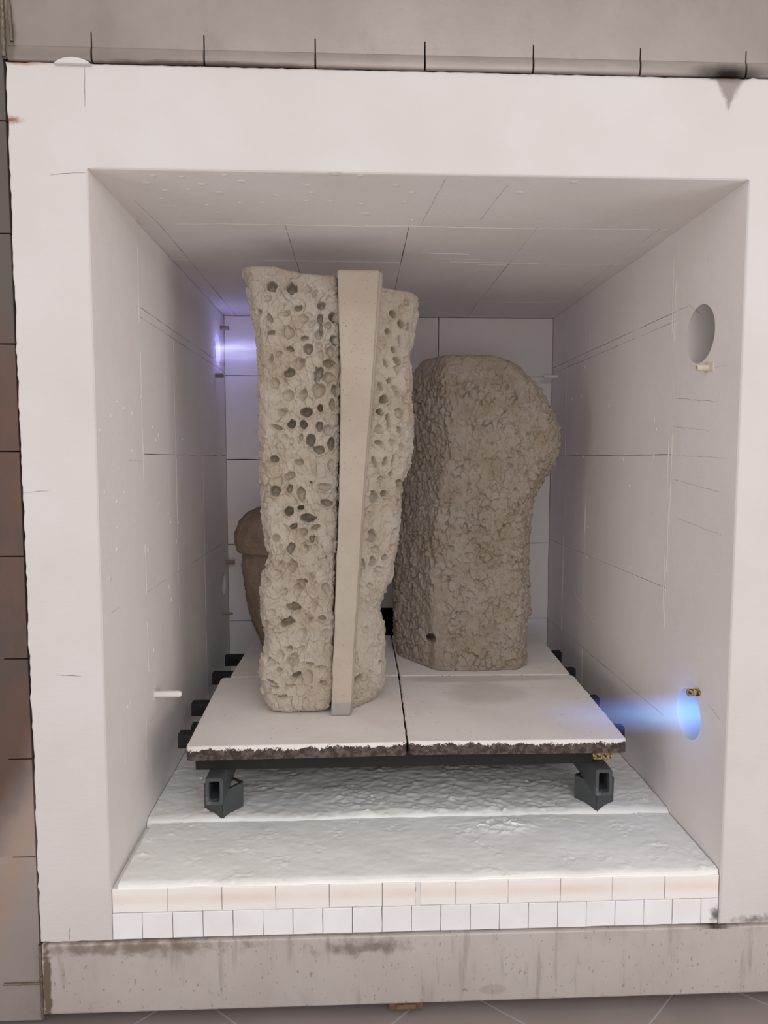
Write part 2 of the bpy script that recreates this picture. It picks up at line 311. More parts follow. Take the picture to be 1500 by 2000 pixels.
def cyl_mesh(name, a, b, r, seg=24, r_in=0, cap_round=0):
    a = Vector(a); b = Vector(b); d = (b-a).normalized()
    u = d.orthogonal().normalized(); v = d.cross(u)
    prof = [(0, r-cap_round, 0.0)]
    L = (b-a).length
    rings = [(0, r)]
    if cap_round:
        for k in range(5):
            an = math.pi/2*k/4; rings.append((L-cap_round+cap_round*math.sin(an), r-cap_round+cap_round*math.cos(an)))
    else: rings.append((L, r))
    if r_in: rings += [(L, r_in), (max(L*.1, L-.06), r_in)]
    verts = []; faces = []
    for (t_, rr) in rings:
        for k in range(seg):
            an = 2*math.pi*k/seg; verts.append(tuple(a+d*t_+u*rr*math.cos(an)+v*rr*math.sin(an)))
    for i in range(len(rings)-1):
        for k in range(seg):
            k2 = (k+1) % seg; faces.append((i*seg+k, i*seg+k2, (i+1)*seg+k2, (i+1)*seg+k))
    faces.append(tuple(range(seg))[::-1]); faces.append(tuple(range((len(rings)-1)*seg, len(rings)*seg)))
    me = bpy.data.meshes.new(name); me.from_pydata(verts, [], faces); me.update(); return me
def smooth(me, angle=None):
    me.polygons.foreach_set('use_smooth', [True]*len(me.polygons)); me.update()
    if angle is not None:
        try: me.set_sharp_from_angle(angle=angle)
        except Exception: pass
    return me
def cut(o, cutters):
    """boolean-subtract helper meshes, then bake and delete the helpers"""
    for c_ in cutters:
        co = bpy.data.objects.new('tmp', c_); COL.objects.link(co)
        m = o.modifiers.new('b', 'BOOLEAN'); m.operation = 'DIFFERENCE'; m.object = co; m.solver = 'EXACT'
        dg = bpy.context.evaluated_depsgraph_get(); me = bpy.data.meshes.new_from_object(o.evaluated_get(dg))
        o.modifiers.clear(); old = o.data; me.name = old.name; o.data = me
        bpy.data.objects.remove(co)
    return o

# ---- numpy noise
def hsh(ix, iy, iz, s):
    h = (ix.astype(np.int64)*374761393 + iy.astype(np.int64)*668265263 + iz.astype(np.int64)*2147483647 + s*1274126177) & 0xffffffff
    h = ((h ^ (h >> 13))*1274126177) & 0xffffffff
    h = ((h ^ (h >> 15))*2246822519) & 0xffffffff
    h = h ^ (h >> 16)
    return (h & 0xffffff)/float(0xffffff)
def vnoise(P, s=0):
    F = np.floor(P); f = P-F; f = f*f*(3-2*f); X, Y, Z = F[..., 0], F[..., 1], F[..., 2]; r = 0
    for a in (0, 1):
        for b in (0, 1):
            for c in (0, 1):
                wt = (f[..., 0] if a else 1-f[..., 0])*(f[..., 1] if b else 1-f[..., 1])*(f[..., 2] if c else 1-f[..., 2])
                r = r+wt*hsh(X+a, Y+b, Z+c, s)
    return r*2-1
def fbm(P, s=0, octv=4, g=.5):
    r = 0; a = 1
    for k in range(octv): r = r+a*vnoise(P*2**k+17.3*k, s+k); a *= g
    return r
def dabs(P, s=0, tilt=1.0):
    """overlapping tilted clay dabs: worley cells each with its own tilt and height; returns height, edge distance"""
    F = np.floor(P); best = np.full(P.shape[:-1], 9.); sec = best.copy(); h = np.zeros(P.shape[:-1])
    for a in (-1, 0, 1):
        for b in (-1, 0, 1):
            for c in (-1, 0, 1):
                X, Y, Z = F[..., 0]+a, F[..., 1]+b, F[..., 2]+c
                Q = np.stack([X+hsh(X, Y, Z, s), Y+hsh(X, Y, Z, s+1), Z+hsh(X, Y, Z, s+2)], -1)
                D = P-Q; d = np.sqrt((D**2).sum(-1))
                T = np.stack([hsh(X, Y, Z, s+3+i)*2-1 for i in range(3)], -1)
                hh = (D*T).sum(-1)*tilt + (hsh(X, Y, Z, s+7)*2-1)*.35
                m = d < best
                sec = np.where(m, best, np.minimum(sec, d)); h = np.where(m, hh, h); best = np.where(m, d, best)
    return h, sec-best

def loft(name, plan, zs, xl, xr, y0, th, M, weights, cap, disp, mat, parent, prad=.12):
    """plan: closed outline in (s 0..1 across, t 0..1 deep), counter-clockwise seen from above, front (t=0) first"""
    pl = np.array(round_outline(plan, prad, 6)); nx = np.roll(pl, -1, 0)
    wd = np.mean(xr-xl); tdm = np.mean(th)
    seg = np.hypot((nx-pl)[:, 0]*wd, (nx-pl)[:, 1]*tdm)
    mid = (nx+pl)/2; wts = seg*np.array([weights(m) for m in mid])
    cum = np.concatenate([[0], np.cumsum(wts)]); tt = np.linspace(0, cum[-1], M, endpoint=False)
    s_ = np.interp(tt, cum, np.append(pl[:, 0], pl[0, 0])); t_ = np.interp(tt, cum, np.append(pl[:, 1], pl[0, 1]))
    K = len(zs); z0, z1 = zs[0], zs[-1]
    X = xl[:, None]+(xr-xl)[:, None]*s_[None]; Y = y0[:, None]+th[:, None]*t_[None]; Z = np.repeat(zs[:, None], M, 1)
    cx = ((xl+xr)/2)[:, None]; cy = (y0+th/2)[:, None]
    hw = ((xr-xl)/2)[:, None]; ht = (th/2)[:, None]
    for dist, cr in ((z1-zs, cap[1]), (zs-z0, cap[0])):
        dd = np.clip(dist/cr, 0, 1)[:, None]; ins = cr*(1-np.sqrt(1-(1-dd)**2))
        X = cx+(X-cx)*(1-np.minimum(ins/hw, .96)); Y = cy+(Y-cy)*(1-np.minimum(ins/ht, .96))
    P = np.stack([X, Y, Z], -1)
    du = np.roll(P, -1, 1)-np.roll(P, 1, 1); dv = np.gradient(P, axis=0)
    N = np.cross(du, dv); N /= np.linalg.norm(N, axis=-1, keepdims=True)+1e-12
    fade = np.clip(np.minimum(zs-z0, z1-zs)/.012, 0, 1)[:, None]
    P = P+N*(disp(P, N)*(.25+.75*fade))[..., None]
    P[..., 2] = np.maximum(P[..., 2], z0)
    V = np.concatenate([P.reshape(-1, 3), P[0].mean(0)[None], P[-1].mean(0)[None]])
    i = np.arange(K-1)[:, None]*M; j = np.arange(M)[None]; j2 = (j+1) % M
    Q = np.stack([i+j, i+j2, i+M+j2, i+M+j], -1).reshape(-1, 4)
    jj = np.arange(M); jn = (jj+1) % M
    Tb = np.stack([jn, jj, np.full(M, K*M)], -1); Tt = np.stack([(K-1)*M+jj, (K-1)*M+jn, np.full(M, K*M+1)], -1)
    me = bpy.data.meshes.new(name); me.vertices.add(len(V)); me.vertices.foreach_set('co', V.astype(np.float32).ravel())
    loops = np.concatenate([Q.ravel(), Tb.ravel(), Tt.ravel()]); nf = len(Q)+2*M
    me.loops.add(len(loops)); me.loops.foreach_set('vertex_index', loops.astype(np.int32))
    me.polygons.add(nf)
    st = np.concatenate([np.arange(len(Q))*4, len(Q)*4+np.arange(2*M)*3])
    me.polygons.foreach_set('loop_start', st.astype(np.int32))
    me.update(calc_edges=True); me.validate(); smooth(me)
    o = new_obj(name, me, mat)
    if parent is not None: adopt(o, parent)
    return o

def heightfield(name, x0, x1, y0, y1, step, hfun, bottom, mat, parent=None, kind=None):
    nx_, ny_ = int((x1-x0)/step)+1, int((y1-y0)/step)+1
    X, Y = np.meshgrid(np.linspace(x0, x1, nx_), np.linspace(y0, y1, ny_))
    X, Y, Z = hfun(X, Y)
    V = np.stack([X, Y, Z], -1).reshape(-1, 3)
    i = np.arange(ny_-1)[:, None]*nx_; j = np.arange(nx_-1)[None]
    Q = np.stack([i+j, i+j+1, i+nx_+j+1, i+nx_+j], -1).reshape(-1, 4)
    b = np.concatenate([np.arange(nx_), np.arange(1, ny_)*nx_+nx_-1, (ny_-1)*nx_+np.arange(nx_-2, -1, -1), np.arange(ny_-2, 0, -1)*nx_])
    B = V[b].copy(); B[:, 2] = bottom; nb = len(b); base = len(V)
    k = np.arange(nb); k2 = (k+1) % nb
    SK = np.stack([b[k2], b[k], base+k, base+k2], -1)
    fac = [tuple(q) for q in np.concatenate([Q, SK]).tolist()]+[tuple((base+k[::-1]).tolist())]
    me = bpy.data.meshes.new(name); me.from_pydata(np.concatenate([V, B]).tolist(), [], fac); me.update(); smooth(me, .9)
    return new_obj(name, me, mat, parent, kind)

W, H, D = 1.5, 1.669, 1.58
YF = .345   # the smooth front column of the lining ends here
ZB = -.136

# ------------------------------------------------------------------ SETTING: walls of ceramic fibre
def portcyl(x_in, x_out, y, z, r, s):
    me = cyl_mesh('c', (x_in, y, z), (x_out, y, z), r, 40)
    rnd = random.Random(s)
    return me
rng = random.Random(3)
def brighten_inner(me):  # chamber-side faces get paler fibre, bounced light put into the colour
    me.materials.append(M_FIBRE)
    for p in me.polygons:
        if abs(p.normal.y) < .3: p.material_index = 1
# right wall front column with its jamb face
def jamb(name, xa, xb, inner_left):
    pts = wob_outline([(xa, ZB), (xb, ZB), (xb, 1.893), (xa, 1.893)], .014, .0008)
    # keep the inner edge cleaner, the outer one ragged at a larger scale too
    xin = xa if inner_left else xb
    Z_ = np.array([[p[1]*25, 0, 3.] for p in pts]); wv = fbm(Z_, 77, 3)*.0016
    pts = [((xin+(p[0]-xin)*.05) if abs(p[0]-xin) < .01 else (p[0]+(w_ if abs(p[1]-ZB) > .01 and abs(p[1]-1.893) > .01 else 0)), p[1]) for p, w_ in zip(pts, wv)]
    pts = [(xin, p[1]) if (abs(p[0]-xin) < .01 and p[1] > H-.01) else p for p in pts]
    me = slab_mesh(name, pts, ((0, 0, 0), (1, 0, 0), (0, 0, 1), (0, -1, 0)), YF, .005, 3, cf=lambda p: (0 if p.y > H-.008 else 1) if abs(p.x-xin) < .01 else 1)
    o = new_obj(name, me, M_FRONT, None, 'structure'); brighten_inner(me); return o
wall_right = jamb('wall_right', W, W+.18, True)
wall_left = jamb('wall_left', -.17, 0, False)
P_UR = (.205, 1.356, .076); P_LR = (.195, .332, .068); P_UL = (1.425, 1.493, .064); P_LL = (1.472, .47, .052)
cut(wall_right, [portcyl(W-.1, W+.16, P_UR[0], P_UR[1], P_UR[2], 1), portcyl(W-.1, W+.16, P_LR[0], P_LR[1], P_LR[2], 2)])
# lintel = front of the ceiling
pts = wob_outline([(0, H), (W, H), (W, 1.893), (0, 1.893)], .012, .0005)
pts = [(0. if abs(p[0]) < .004 else W if abs(p[0]-W) < .004 else p[0], H if abs(p[1]-H) < .006 else p[1]) for p in pts]
ceiling = new_obj('ceiling', slab_mesh('ceiling', pts, ((0, 0, 0), (1, 0, 0), (0, 0, 1), (0, -1, 0)), YF, .006, 3, cf=lambda p: 0 if (p.x < .003 or p.x > W-.003) else 1), M_FRONT, None, 'structure')
brighten_inner(ceiling.data)
new_obj('fibre_lump', slab_mesh('fibre_lump', [(-.062+.080*k/12, 1.886+.014*math.sin(math.pi*k/12)**.7) for k in range(13)], ((0, -.0105, 0), (1, 0, 0), (0, 0, 1), (0, -1, 0)), .0095, .002, 2), M_FRONT, wall_left)
def add_backing(name, lo, hi, parent, cutters=()):
    o = new_obj(name, box_mesh(name, lo, hi), M_JOINT, parent)
    if cutters: cut(o, cutters)
    return o
cl = [portcyl(.1, -.14, P_UL[0], P_UL[1], P_UL[2], 3), portcyl(.1, -.14, P_LL[0], P_LL[1], P_LL[2], 4)]
add_backing('lining_backing', (-.17, YF, ZB), (-.02, D+.3, 1.89), wall_left, [portcyl(.1, -.14, P_UL[0], P_UL[1], P_UL[2], 3), portcyl(.1, -.14, P_LL[0], P_LL[1], P_LL[2], 4)])
add_backing('lining_backing', (W+.02, YF, ZB), (W+.18, D+.3, 1.89), wall_right)
add_backing('lining_backing', (-.02, YF, H+.02), (W+.02, D+.3, 1.89), ceiling)

def panel(parent, u0, u1, v0, v1, frame, thick=.02, gap=.0006, holes=None, mat=None):
    r = rng
    j = lambda: r.uniform(-.0005, .0005)
    g = gap
    pts = [(u0+g+j(), v0+g+j()), (u1-g+j(), v0+g+j()), (u1-g+j(), v1-g+j()), (u0+g+j(), v1-g+j())]
    st = max(.03, min(u1-u0, v1-v0)/5)
    pts = wob_outline(pts, st, .0005)
    o_, u_, v_, n_ = [Vector(q) for q in frame]
    o_ = o_ + n_*r.uniform(-.0008, .0)
    me = slab_mesh('fibre_panel', pts, (o_, u_, v_, n_), thick, .0007, 1)
    ob = new_obj('fibre_panel', me, mat or M_FIBRE, parent)
    if holes: cut(ob, [h() for h in holes])
    return ob
rows = [0.0, .27, .65, 1.04, 1.418, 1.444, H+.018]
FR = ((W, 0, 0), (0, 1, 0), (0, 0, 1), (-1, 0, 0)); FL = ((0, 0, 0), (0, 1, 0), (0, 0, 1), (1, 0, 0))
for ys, fr, par, isl in (([YF, 1.078, 1.36, D+.02], FR, wall_right, False), ([YF, .70, 1.10, D+.02], FL, wall_left, True)):
    for a, b in zip(ys, ys[1:]):
        for c_, d_ in zip(rows, rows[1:]):
            hs = None
            if isl:
                hs = []
                for (py, pz, pr) in (P_UL, P_LL):
                    if a-pr < py < b+pr and c_-pr < pz < d_+pr:
                        hs.append(lambda py=py, pz=pz, pr=pr: portcyl(.1, -.14, py, pz, pr, 3))
            panel(par, a, b, c_, d_, fr, holes=hs)
# sealed bottom strip of the side walls behind the floor slabs is covered by the floor
FC = ((0, 0, H), (1, 0, 0), (0, 1, 0), (0, 0, -1))
for a, b in zip([.0, .055, .40, .742, 1.10, 1.445, W], [.055, .40, .742, 1.10, 1.445, W]):
    for c_, d_ in zip([YF, .705, 1.27], [.705, 1.27, D+.02]):
        panel(ceiling, a, b, c_, d_, FC)
# back wall with the flue opening low in the middle
wall_back = new_obj('wall_back', box_mesh('wall_back', (-.02, D+.02, ZB), (W+.02, D+.3, H+.02)), M_JOINT, None, 'structure')
flue = lambda: box_mesh('c', (.60, D-.1, .05), (.90, D+.26, .329))
cut(wall_back, [flue()])
FB = ((0, D, 0), (1, 0, 0), (0, 0, 1), (0, -1, 0))
for a, b in zip([0, .48, .972, W], [.48, .972, W]):
    for c_, d_ in zip([.0, .272, .632, 1.022, 1.402, H], [.272, .632, 1.022, 1.402, H]):
        hs = [flue] if (a < .9 and b > .6 and c_ < .33) else None
        panel(wall_back, a, b, c_, d_, FB, holes=hs, gap=.0014)
new_obj('flue_dark_fill', box_mesh('flue_dark_fill', (.601, D+.06, .051), (.899, D+.259, .328)), M_BLACK, wall_back)  # solid black block paints the darkness of the deep flue

# plaster daubs on ceiling and left wall: uncountable small flat pats
def daub_mesh(name, centers, frame, rmin, rmax, anis=(1, 1)):
    o, u, v, n = [Vector(q) for q in frame]; vs = []; fs = []
    for (a, b) in centers:
        R = rng.uniform(rmin, rmax); k = 9; base = len(vs)
        for ring_, (rr, hh) in enumerate(((1, -.0005), (.6, .0012))):
            for q in range(k):
                an = 2*math.pi*q/k; R2 = R*rr*rng.uniform(.75, 1.2)
                vs.append(tuple(o+u*(a+R2*anis[0]*math.cos(an))+v*(b+R2*anis[1]*math.sin(an))+n*hh))
        vs.append(tuple(o+u*a+v*b+n*.0018))
        for q in range(k):
            q2 = (q+1) % k
            fs.append((base+q, base+q2, base+k+q2, base+k+q)); fs.append((base+k+q, base+k+q2, base+2*k))
    me = bpy.data.meshes.new(name); me.from_pydata(vs, [], fs); me.update(); smooth(me); return me
o = new_obj('plaster_daub', daub_mesh('plaster_daub', CEIL_DABS, FC, .008, .015, (1, .8)), M_DAUB, ceiling, 'stuff')
ld = [tuple(q) for q in LEFT_DABS]+[(rng.uniform(.03, .8), rng.uniform(.3, 1.25)) for _ in range(14)]
o = new_obj('plaster_daub', daub_mesh('plaster_daub', ld, FL, .004, .010, (1, 1.1)), M_DAUB, wall_left, 'stuff')
rd = [(rng.uniform(.25, 1.3), rng.uniform(.35, 1.4)) for _ in range(16)]
o = new_obj('plaster_daub', daub_mesh('plaster_daub', rd, FR, .003, .007, (.8, 1.6)), M_DAUB, wall_right, 'stuff')
# smeared coating ridges along the joints
def ridge_mesh(name, lines, frame, wdt=.0022, hgt=.0014):
    o, u, v, n = [Vector(q) for q in frame]; vs = []; fs = []
    for (a, b, c, d) in lines:
        L = math.hypot(c-a, d-b); k = max(3, int(L/.02)); base = len(vs)
        px, py = -(d-b)/L, (c-a)/L
        for q in range(k+1):
            t_ = q/k; wob = rng.gauss(0, .0012); ww = wdt*rng.uniform(.3, 1.3)*(0.2 if q in (0, k) else 1)
            cx, cy = a+(c-a)*t_+px*wob, b+(d-b)*t_+py*wob
            for (s_, h_) in ((-1, -.0006), (0, hgt), (1, -.0006)):
                vs.append(tuple(o+u*(cx+px*ww*s_)+v*(cy+py*ww*s_)+n*h_))
        for q in range(k):
            for e in (0, 1):
                i0 = base+q*3+e; fs.append((i0, i0+1, i0+4, i0+3))
    me = bpy.data.meshes.new(name); me.from_pydata(vs, [], fs); me.update(); smooth(me); return me
new_obj('coating_ridge', ridge_mesh('coating_ridge', [(.20, .352, .72, .358), (.62, .348, 1.10, .36), (1.05, .358, 1.42, .352), (.1, .36, .3, .352), (.3, .698, .55, .70), (.9, .69, 1.2, .70), (.8, .60, .95, .605), (.86, .66, 1.0, .66), (1.0, .72, 1.1, .725), (1.1, 1.265, 1.4, 1.27)], FC), M_DAUB, ceiling, 'stuff')
vl = [(YF+.002, rng.uniform(.3, 1.2)) for _ in range(7)]
new_obj('coating_ridge', ridge_mesh('coating_ridge', [(a, b, a+rng.uniform(-.004, .004), b+rng.uniform(.1, .25)) for a, b in vl]+[(.70, .9, .702, 1.03), (.30, .18, .31, .3), (.10, .28, .11, .36), (.13, .25, .135, .33), (YF, 1.4, YF, 1.6)], FL), M_DAUB, wall_left, 'stuff')
vr = [(rng.choice([YF+.003, YF+.012, .37, 1.08, 1.36]), rng.uniform(.45, 1.4)) for _ in range(14)]
new_obj('coating_ridge', ridge_mesh('coating_ridge', [(a, b, a+rng.uniform(-.004, .004), b+rng.uniform(.08, .22)) for a, b in vr]+[(1.20, .47, .95, .40)], FR), M_DAUB, wall_right, 'stuff')
# fine cracks in the front columns (thin dark grooves)
def cracks(name, lines, frame, parent, wd=.0007):
    new_obj(name, ridge_mesh(name, lines, frame, wd, .0004), M_JOINT, parent, 'stuff')
cracks('hairline_crack', [(.34, 1.446, .27, 1.443), (.27, 1.443, .20, 1.405), (.34, 1.20, .10, 1.17), (.34, 1.12, .14, 1.10), (.345, 1.04, .06, 1.03), (.33, .97, .08, .945), (.13, 1.257, .06, 1.26), (.30, .86, .06, .84), (.09, .395, .03, .38)], FR, wall_right)
cracks('hairline_crack', [(YF, 1.02, .22, 1.024), (.13, .66, .06, .655)], FL, wall_left)
cracks('hairline_crack', [(.055, .345, .045, .19), (.80, .02, .786, .20), (.786, .2, .775, .33), (.95, .05, .93, .3)], FC, ceiling)
cracks('hairline_crack', [(0.001, 1.885, .0, 1.80), (-.005, 1.66, -.08, 1.655), (-.17, .95, -.11, .955), (-.05, .52, -.11, .523), (-.10, -.13, -.10, -.10)], ((0, -.0003, 0), (1, 0, 0), (0, 0, 1), (0, -1, 0)), wall_left)

# ------------------------------------------------------------------ FLOOR of the chamber
floor = new_obj('floor', box_mesh('floor', (-.02, .13, ZB), (W+.02, D+.02, -.012)), M_FLOOR, None, 'structure')
def h_front(X, Y):
    P = np.stack([X*9, Y*14, X*0], -1)
    Z = .004+.0012*fbm(P, 3, 3)+.0005*fbm(P*5, 9, 3)
    hc, ec = dabs(np.stack([X*70, Y*90, X*0], -1), 15, 1.0); Z += .0022*hc*np.clip((vnoise(np.stack([X*22, Y*30, X*0], -1), 16)-.35)/.3, 0, 1)
    m = np.exp(-(((X-1.0)/.09)**2+((Y-.235)/.045)**2)**2)
    hd, e = dabs(np.stack([X*40, Y*75, X*0], -1), 5, 1.1)
    Z += m*(.004+.005*hd)
    cr = (hsh(np.floor(X*60), np.floor(Y*60), X*0, 5) > .985)*.004; Z += cr*0
    edge = np.clip((Y-.0)/.022, 0, 1); Z -= (1-edge)**2*.008
    wob = .0022*fbm(np.stack([X*14, X*0, X*0], -1), 21, 3)
    Y = Y+np.where(Y < .05, wob*(1-Y/.05), 0)
    ex = np.clip((W-.0-X)/.03, 0, 1); X = np.where(Y < .04, X-(1-ex)*0, X)
    return X, Y, Z
heightfield('front_slab', .016, W-.003, .008, .30, .004, h_front, -.010, M_FLOOR, floor)
def h_rear(X, Y):
    P = np.stack([X*8, Y*12, X*0], -1)
    Z = .015+.002*fbm(P, 31, 3)+.0010*fbm(P*6, 37, 3)
    hc, ec = dabs(np.stack([X*60, Y*80, X*0], -1), 18, 1.0); Z += .0030*hc*np.clip((vnoise(np.stack([X*18, Y*24, X*0], -1), 19)-.0)/.4, 0, 1)
    wet = np.clip((.56-Y)/.2, 0, 1)*np.exp(-((X-.85)/.38)**4)
    hd, e = dabs(np.stack([X*32, Y*55, X*0], -1), 8, 1.0)
    Z += (.0008+.0022*wet)*hd
    t_ = np.clip((Y-.284)/.03, 0, 1); Z = .001+(Z-.001)*np.sqrt(1-(1-t_)**2)
    for px in (.207, 1.296):
        g = np.exp(-(((X-px)/.075)**2+((Y-.345)/.07)**2)**2); Z += g*.004
    wob = .004*fbm(np.stack([X*7, X*0, X*0], -1), 45, 3)
    Y = Y+np.where(Y < .36, wob*(1-(Y-.284)/.076), 0)
    return X, Y, Z
heightfield('rear_blanket', .002, W-.002, .284, D-.002, .005, h_rear, -.010, M_FLOOR, floor)

# brick sill: header course below, stretcher course above
sill_bed = new_obj('sill_core', box_mesh('sill_core', (.001, .03, ZB), (W-.001, .13, -.012)), M_JOINT, floor)
FS = ((0, 0, 0), (1, 0, 0), (0, 0, 1), (0, -1, 0))
sx = [.002, .1335, .2645, .3955, .527, .658, .745, .835, .967, 1.099, 1.231, 1.363, 1.496]
xs_up = [.001, .1335, .2645, .3945, .525, .655, .836, .966, 1.097, 1.227, 1.360, W-.002]
def brick(x0, x1, z0, z1, y, mat, parent, gap=.0006, ch=.0012, depth=.12):
    j = lambda: rng.uniform(-.0003, .0003)
    pts = [(x0+gap+j(), z0+gap+j()), (x1-gap+j(), z0+gap+j()), (x1-gap+j(), z1+j()), (x0+gap+j(), z1+j())]
    pts = wob_outline(pts, .02, .00025)
    me = slab_mesh('brick', pts, ((0, y+rng.uniform(-.0006, .0006), 0), (1, 0, 0), (0, 0, 1), (0, -1, 0)), depth, ch, 1)
    return new_obj('brick', me, mat, parent)
zc = -.0695
for a, b in zip(xs_up, xs_up[1:]):
    if abs(a-.655) < .001:      # the broken one: two pieces with white filler between
        brick(a, .737, zc+.0005, -.009, .004, M_BRICK, floor); brick(.7475, b, zc+.0005, -.009, .004, M_BRICK, floor)
        new_obj('joint_filler', slab_mesh('joint_filler', wob_outline([(.7365, zc), (.748, zc), (.748, -.009), (.7365, -.009)], .01, .0006), ((0, .0045, 0), (1, 0, 0), (0, 0, 1), (0, -1, 0)), .1, .001, 1), M_DAUB, floor)
    else: brick(a, b, zc+.0005, -.009, .004, M_BRICK, floor)
xl_ = [.001]+[.0725+.0727*i for i in range(20)]+[W-.002]
xl_ = [q for q in xl_ if q < W-.03]+[W-.002]
for a, b in zip(xl_, xl_[1:]): brick(a, b, ZB+.001, zc, .003, M_HEADER, floor, .0007)

# ------------------------------------------------------------------ STEEL front
def slitted(name, pts, mat, y, th, ch, seg=3):
    me = slab_mesh(name, pts, ((0, y, 0), (1, 0, 0), (0, 0, 1), (0, -1, 0)), th, ch, seg); return new_obj(name, me, mat, None, 'structure')
# lintel plate, saw-cut from its lower edge
pts = [(-.165, 1.897)]
for k in range(-0, 8):
    x = .019+.2433*k
    if x > 1.68: break
    hz = 1.955-.001*k
    pts += [(x-.0016, 1.897), (x-.0013, hz), (x+.0013, hz), (x+.0016, 1.897)]
pts += [(1.70, 1.897), (1.70, 2.45), (-.165, 2.45)]
me = slab_mesh('trim_1', pts, ((0, -.004, 0), (1, 0, 0), (0, 0, 1), (0, -1, 0)), .014, .0004, 1)
trim_1 = new_obj('trim_1', me, M_TOP, None, 'structure')
# rounded fold along its lower edge, one piece between each pair of cuts
cuts = [-.162]+[.019+.2433*k for k in range(7)]+[1.70]
for a, b in zip(cuts, cuts[1:]):
    a2, b2 = a+.0022, b-.0022; vs = []; fs = []; n = 10
    prof = [(-.0036, 1.938)]+[(-.004-.0036*math.sin(math.pi*k/n), 1.908+.0155*math.cos(math.pi*k/n)*1.0) for k in range(n+1)]+[(.004, 1.8935)]
    for x in (a2, b2):
        for (yy, zz) in prof: vs.append((x, yy, zz))
    m_ = len(prof)
    for k in range(m_-1): fs.append((k, k+1, m_+k+1, m_+k))
    fs.append(tuple(range(m_))[::-1]); fs.append(tuple(range(m_, 2*m_)))
    me = bpy.data.meshes.new('folded_lip'); me.from_pydata(vs, [], fs); me.update(); smooth(me, .8)
    new_obj('folded_lip', me, M_TOP, trim_1)
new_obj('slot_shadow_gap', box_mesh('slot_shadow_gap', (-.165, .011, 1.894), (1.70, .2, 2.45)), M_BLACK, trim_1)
# left plate with sideways cuts
pts = [(-.174, 2.45), (-.42, 2.45), (-.42, -.335), (-.174, -.335)]
for k in range(8):
    z = .080+.2412*k
    pts += [(-.174, z-.0016), (-.228, z-.0012), (-.228, z+.0012), (-.174, z+.0016)]
me = slab_mesh('trim_2', pts, ((0, .002, 0), (1, 0, 0), (0, 0, 1), (0, -1, 0)), .014, .0004, 1)
trim_2 = new_obj('trim_2', me, M_LEFT, None, 'structure')
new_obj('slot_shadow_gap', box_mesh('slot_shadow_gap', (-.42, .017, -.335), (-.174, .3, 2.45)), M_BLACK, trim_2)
# weld beads
def bead(parent, a, b, r=.004):
    a = Vector(a); b = Vector(b); L = (b-a).length; k = int(L/.004); d = (b-a).normalized(); u = d.orthogonal().normalized(); v = d.cross(u)
    vs = []; fs = []; sgm = 7
    for i in range(k+1):
        rr = r*rng.uniform(.7, 1.15); c_ = a+d*(L*i/k)
        for q in range(sgm):
            an = 2*math.pi*q/sgm; vs.append(tuple(c_+u*rr*math.cos(an)+v*rr*math.sin(an)))
    for i in range(k):
        for q in range(sgm): q2 = (q+1) % sgm; fs.append((i*sgm+q, i*sgm+q2, (i+1)*sgm+q2, (i+1)*sgm+q))
    me = bpy.data.meshes.new('weld_bead'); me.from_pydata(vs, [], fs); me.update(); smooth(me)
    new_obj('weld_bead', me, M_WELD, parent)
bead(trim_2, (-.170, -.002, -.325), (-.170, -.002, -.138), .0045)
bead(trim_2, (-.26, -.001, -.238), (-.173, -.001, -.238), .0035)
bead(trim_1, (-.168, -.005, 1.897), (-.168, -.005, 2.1), .005)
bead(trim_1, (-.150, -.006, 1.93), (-.158, -.006, 2.1), .004)
# sill beam under the bricks
pr = [(-.166, -.316), (1.72, -.316), (1.72, -.1385), (-.166, -.1385)]
me = slab_mesh('trim_3', pr, ((0, -.006, 0), (1, 0, 0), (0, 0, 1), (0, -1, 0)), .2, .004, 4); smooth(me, .7)
trim_3 = new_obj('trim_3', me, M_SILL, None, 'structure')
# small rusted bracket below it
br = new_obj('bracket', box_mesh('bracket', (.672, .0, -.336), (.756, .05, -.3165), .002), M_RUST, trim_3)
new_obj('bracket_lug', box_mesh('bracket_lug', (.690, -.006, -.331), (.738, .0, -.320), .0015), M_RUST, trim_3)
# right outer plate
me = slab_mesh('trim_4', [(1.684, -.335), (1.95, -.335), (1.95, 2.45), (1.702, 2.45), (1.702, 1.89), (1.684, 1.89)], ((0, .002, 0), (1, 0, 0), (0, 0, 1), (0, -1, 0)), .014, .001, 1)
trim_4 = new_obj('trim_4', me, M_LEFT, None, 'structure')

# workshop floor: large tiles laid diagonally
ZT = -.35
wf = new_obj('floor_workshop', box_mesh('floor_workshop', (-1.2, -1.7, ZT-.05), (2.6, .8, ZT-.0016)), M_GROUT, None, 'structure')
dA = Vector((1, -.79)).normalized(); dB = Vector((-1, -.88)).normalized()
A0 = [.243+.672*k for k in range(-6, 9)]; B0 = [.085+.6575*k for k in range(-6, 9)]
def isect(xa, xb):   # line A through (xa,.03) along dA with line B through (xb,.03) along dB
    # xa + s*dA = xb + t*dB
    det = dA.x*(-dB.y)+dB.x*dA.y
    s = ((xb-xa)*(-dB.y))/det
    return (xa+s*dA.x, .03+s*dA.y)
for i in range(len(A0)-1):
    for k in range(len(B0)-1):
        q = [isect(A0[i], B0[k]), isect(A0[i+1], B0[k]), isect(A0[i+1], B0[k+1]), isect(A0[i], B0[k+1])]
        cx = sum(p[0] for p in q)/4; cy = sum(p[1] for p in q)/4
        if not (-1.2 < cx < 2.4 and -1.6 < cy < .5): continue
        q2 = [(cx+(p[0]-cx)*(1-.010), cy+(p[1]-cy)*(1-.010)) for p in q]
        me = slab_mesh('floor_tile', q2, ((0, 0, ZT), (1, 0, 0), (0, 1, 0), (0, 0, 1)), .012, .0012, 2)
        new_obj('floor_tile', me, M_TILE, wf)

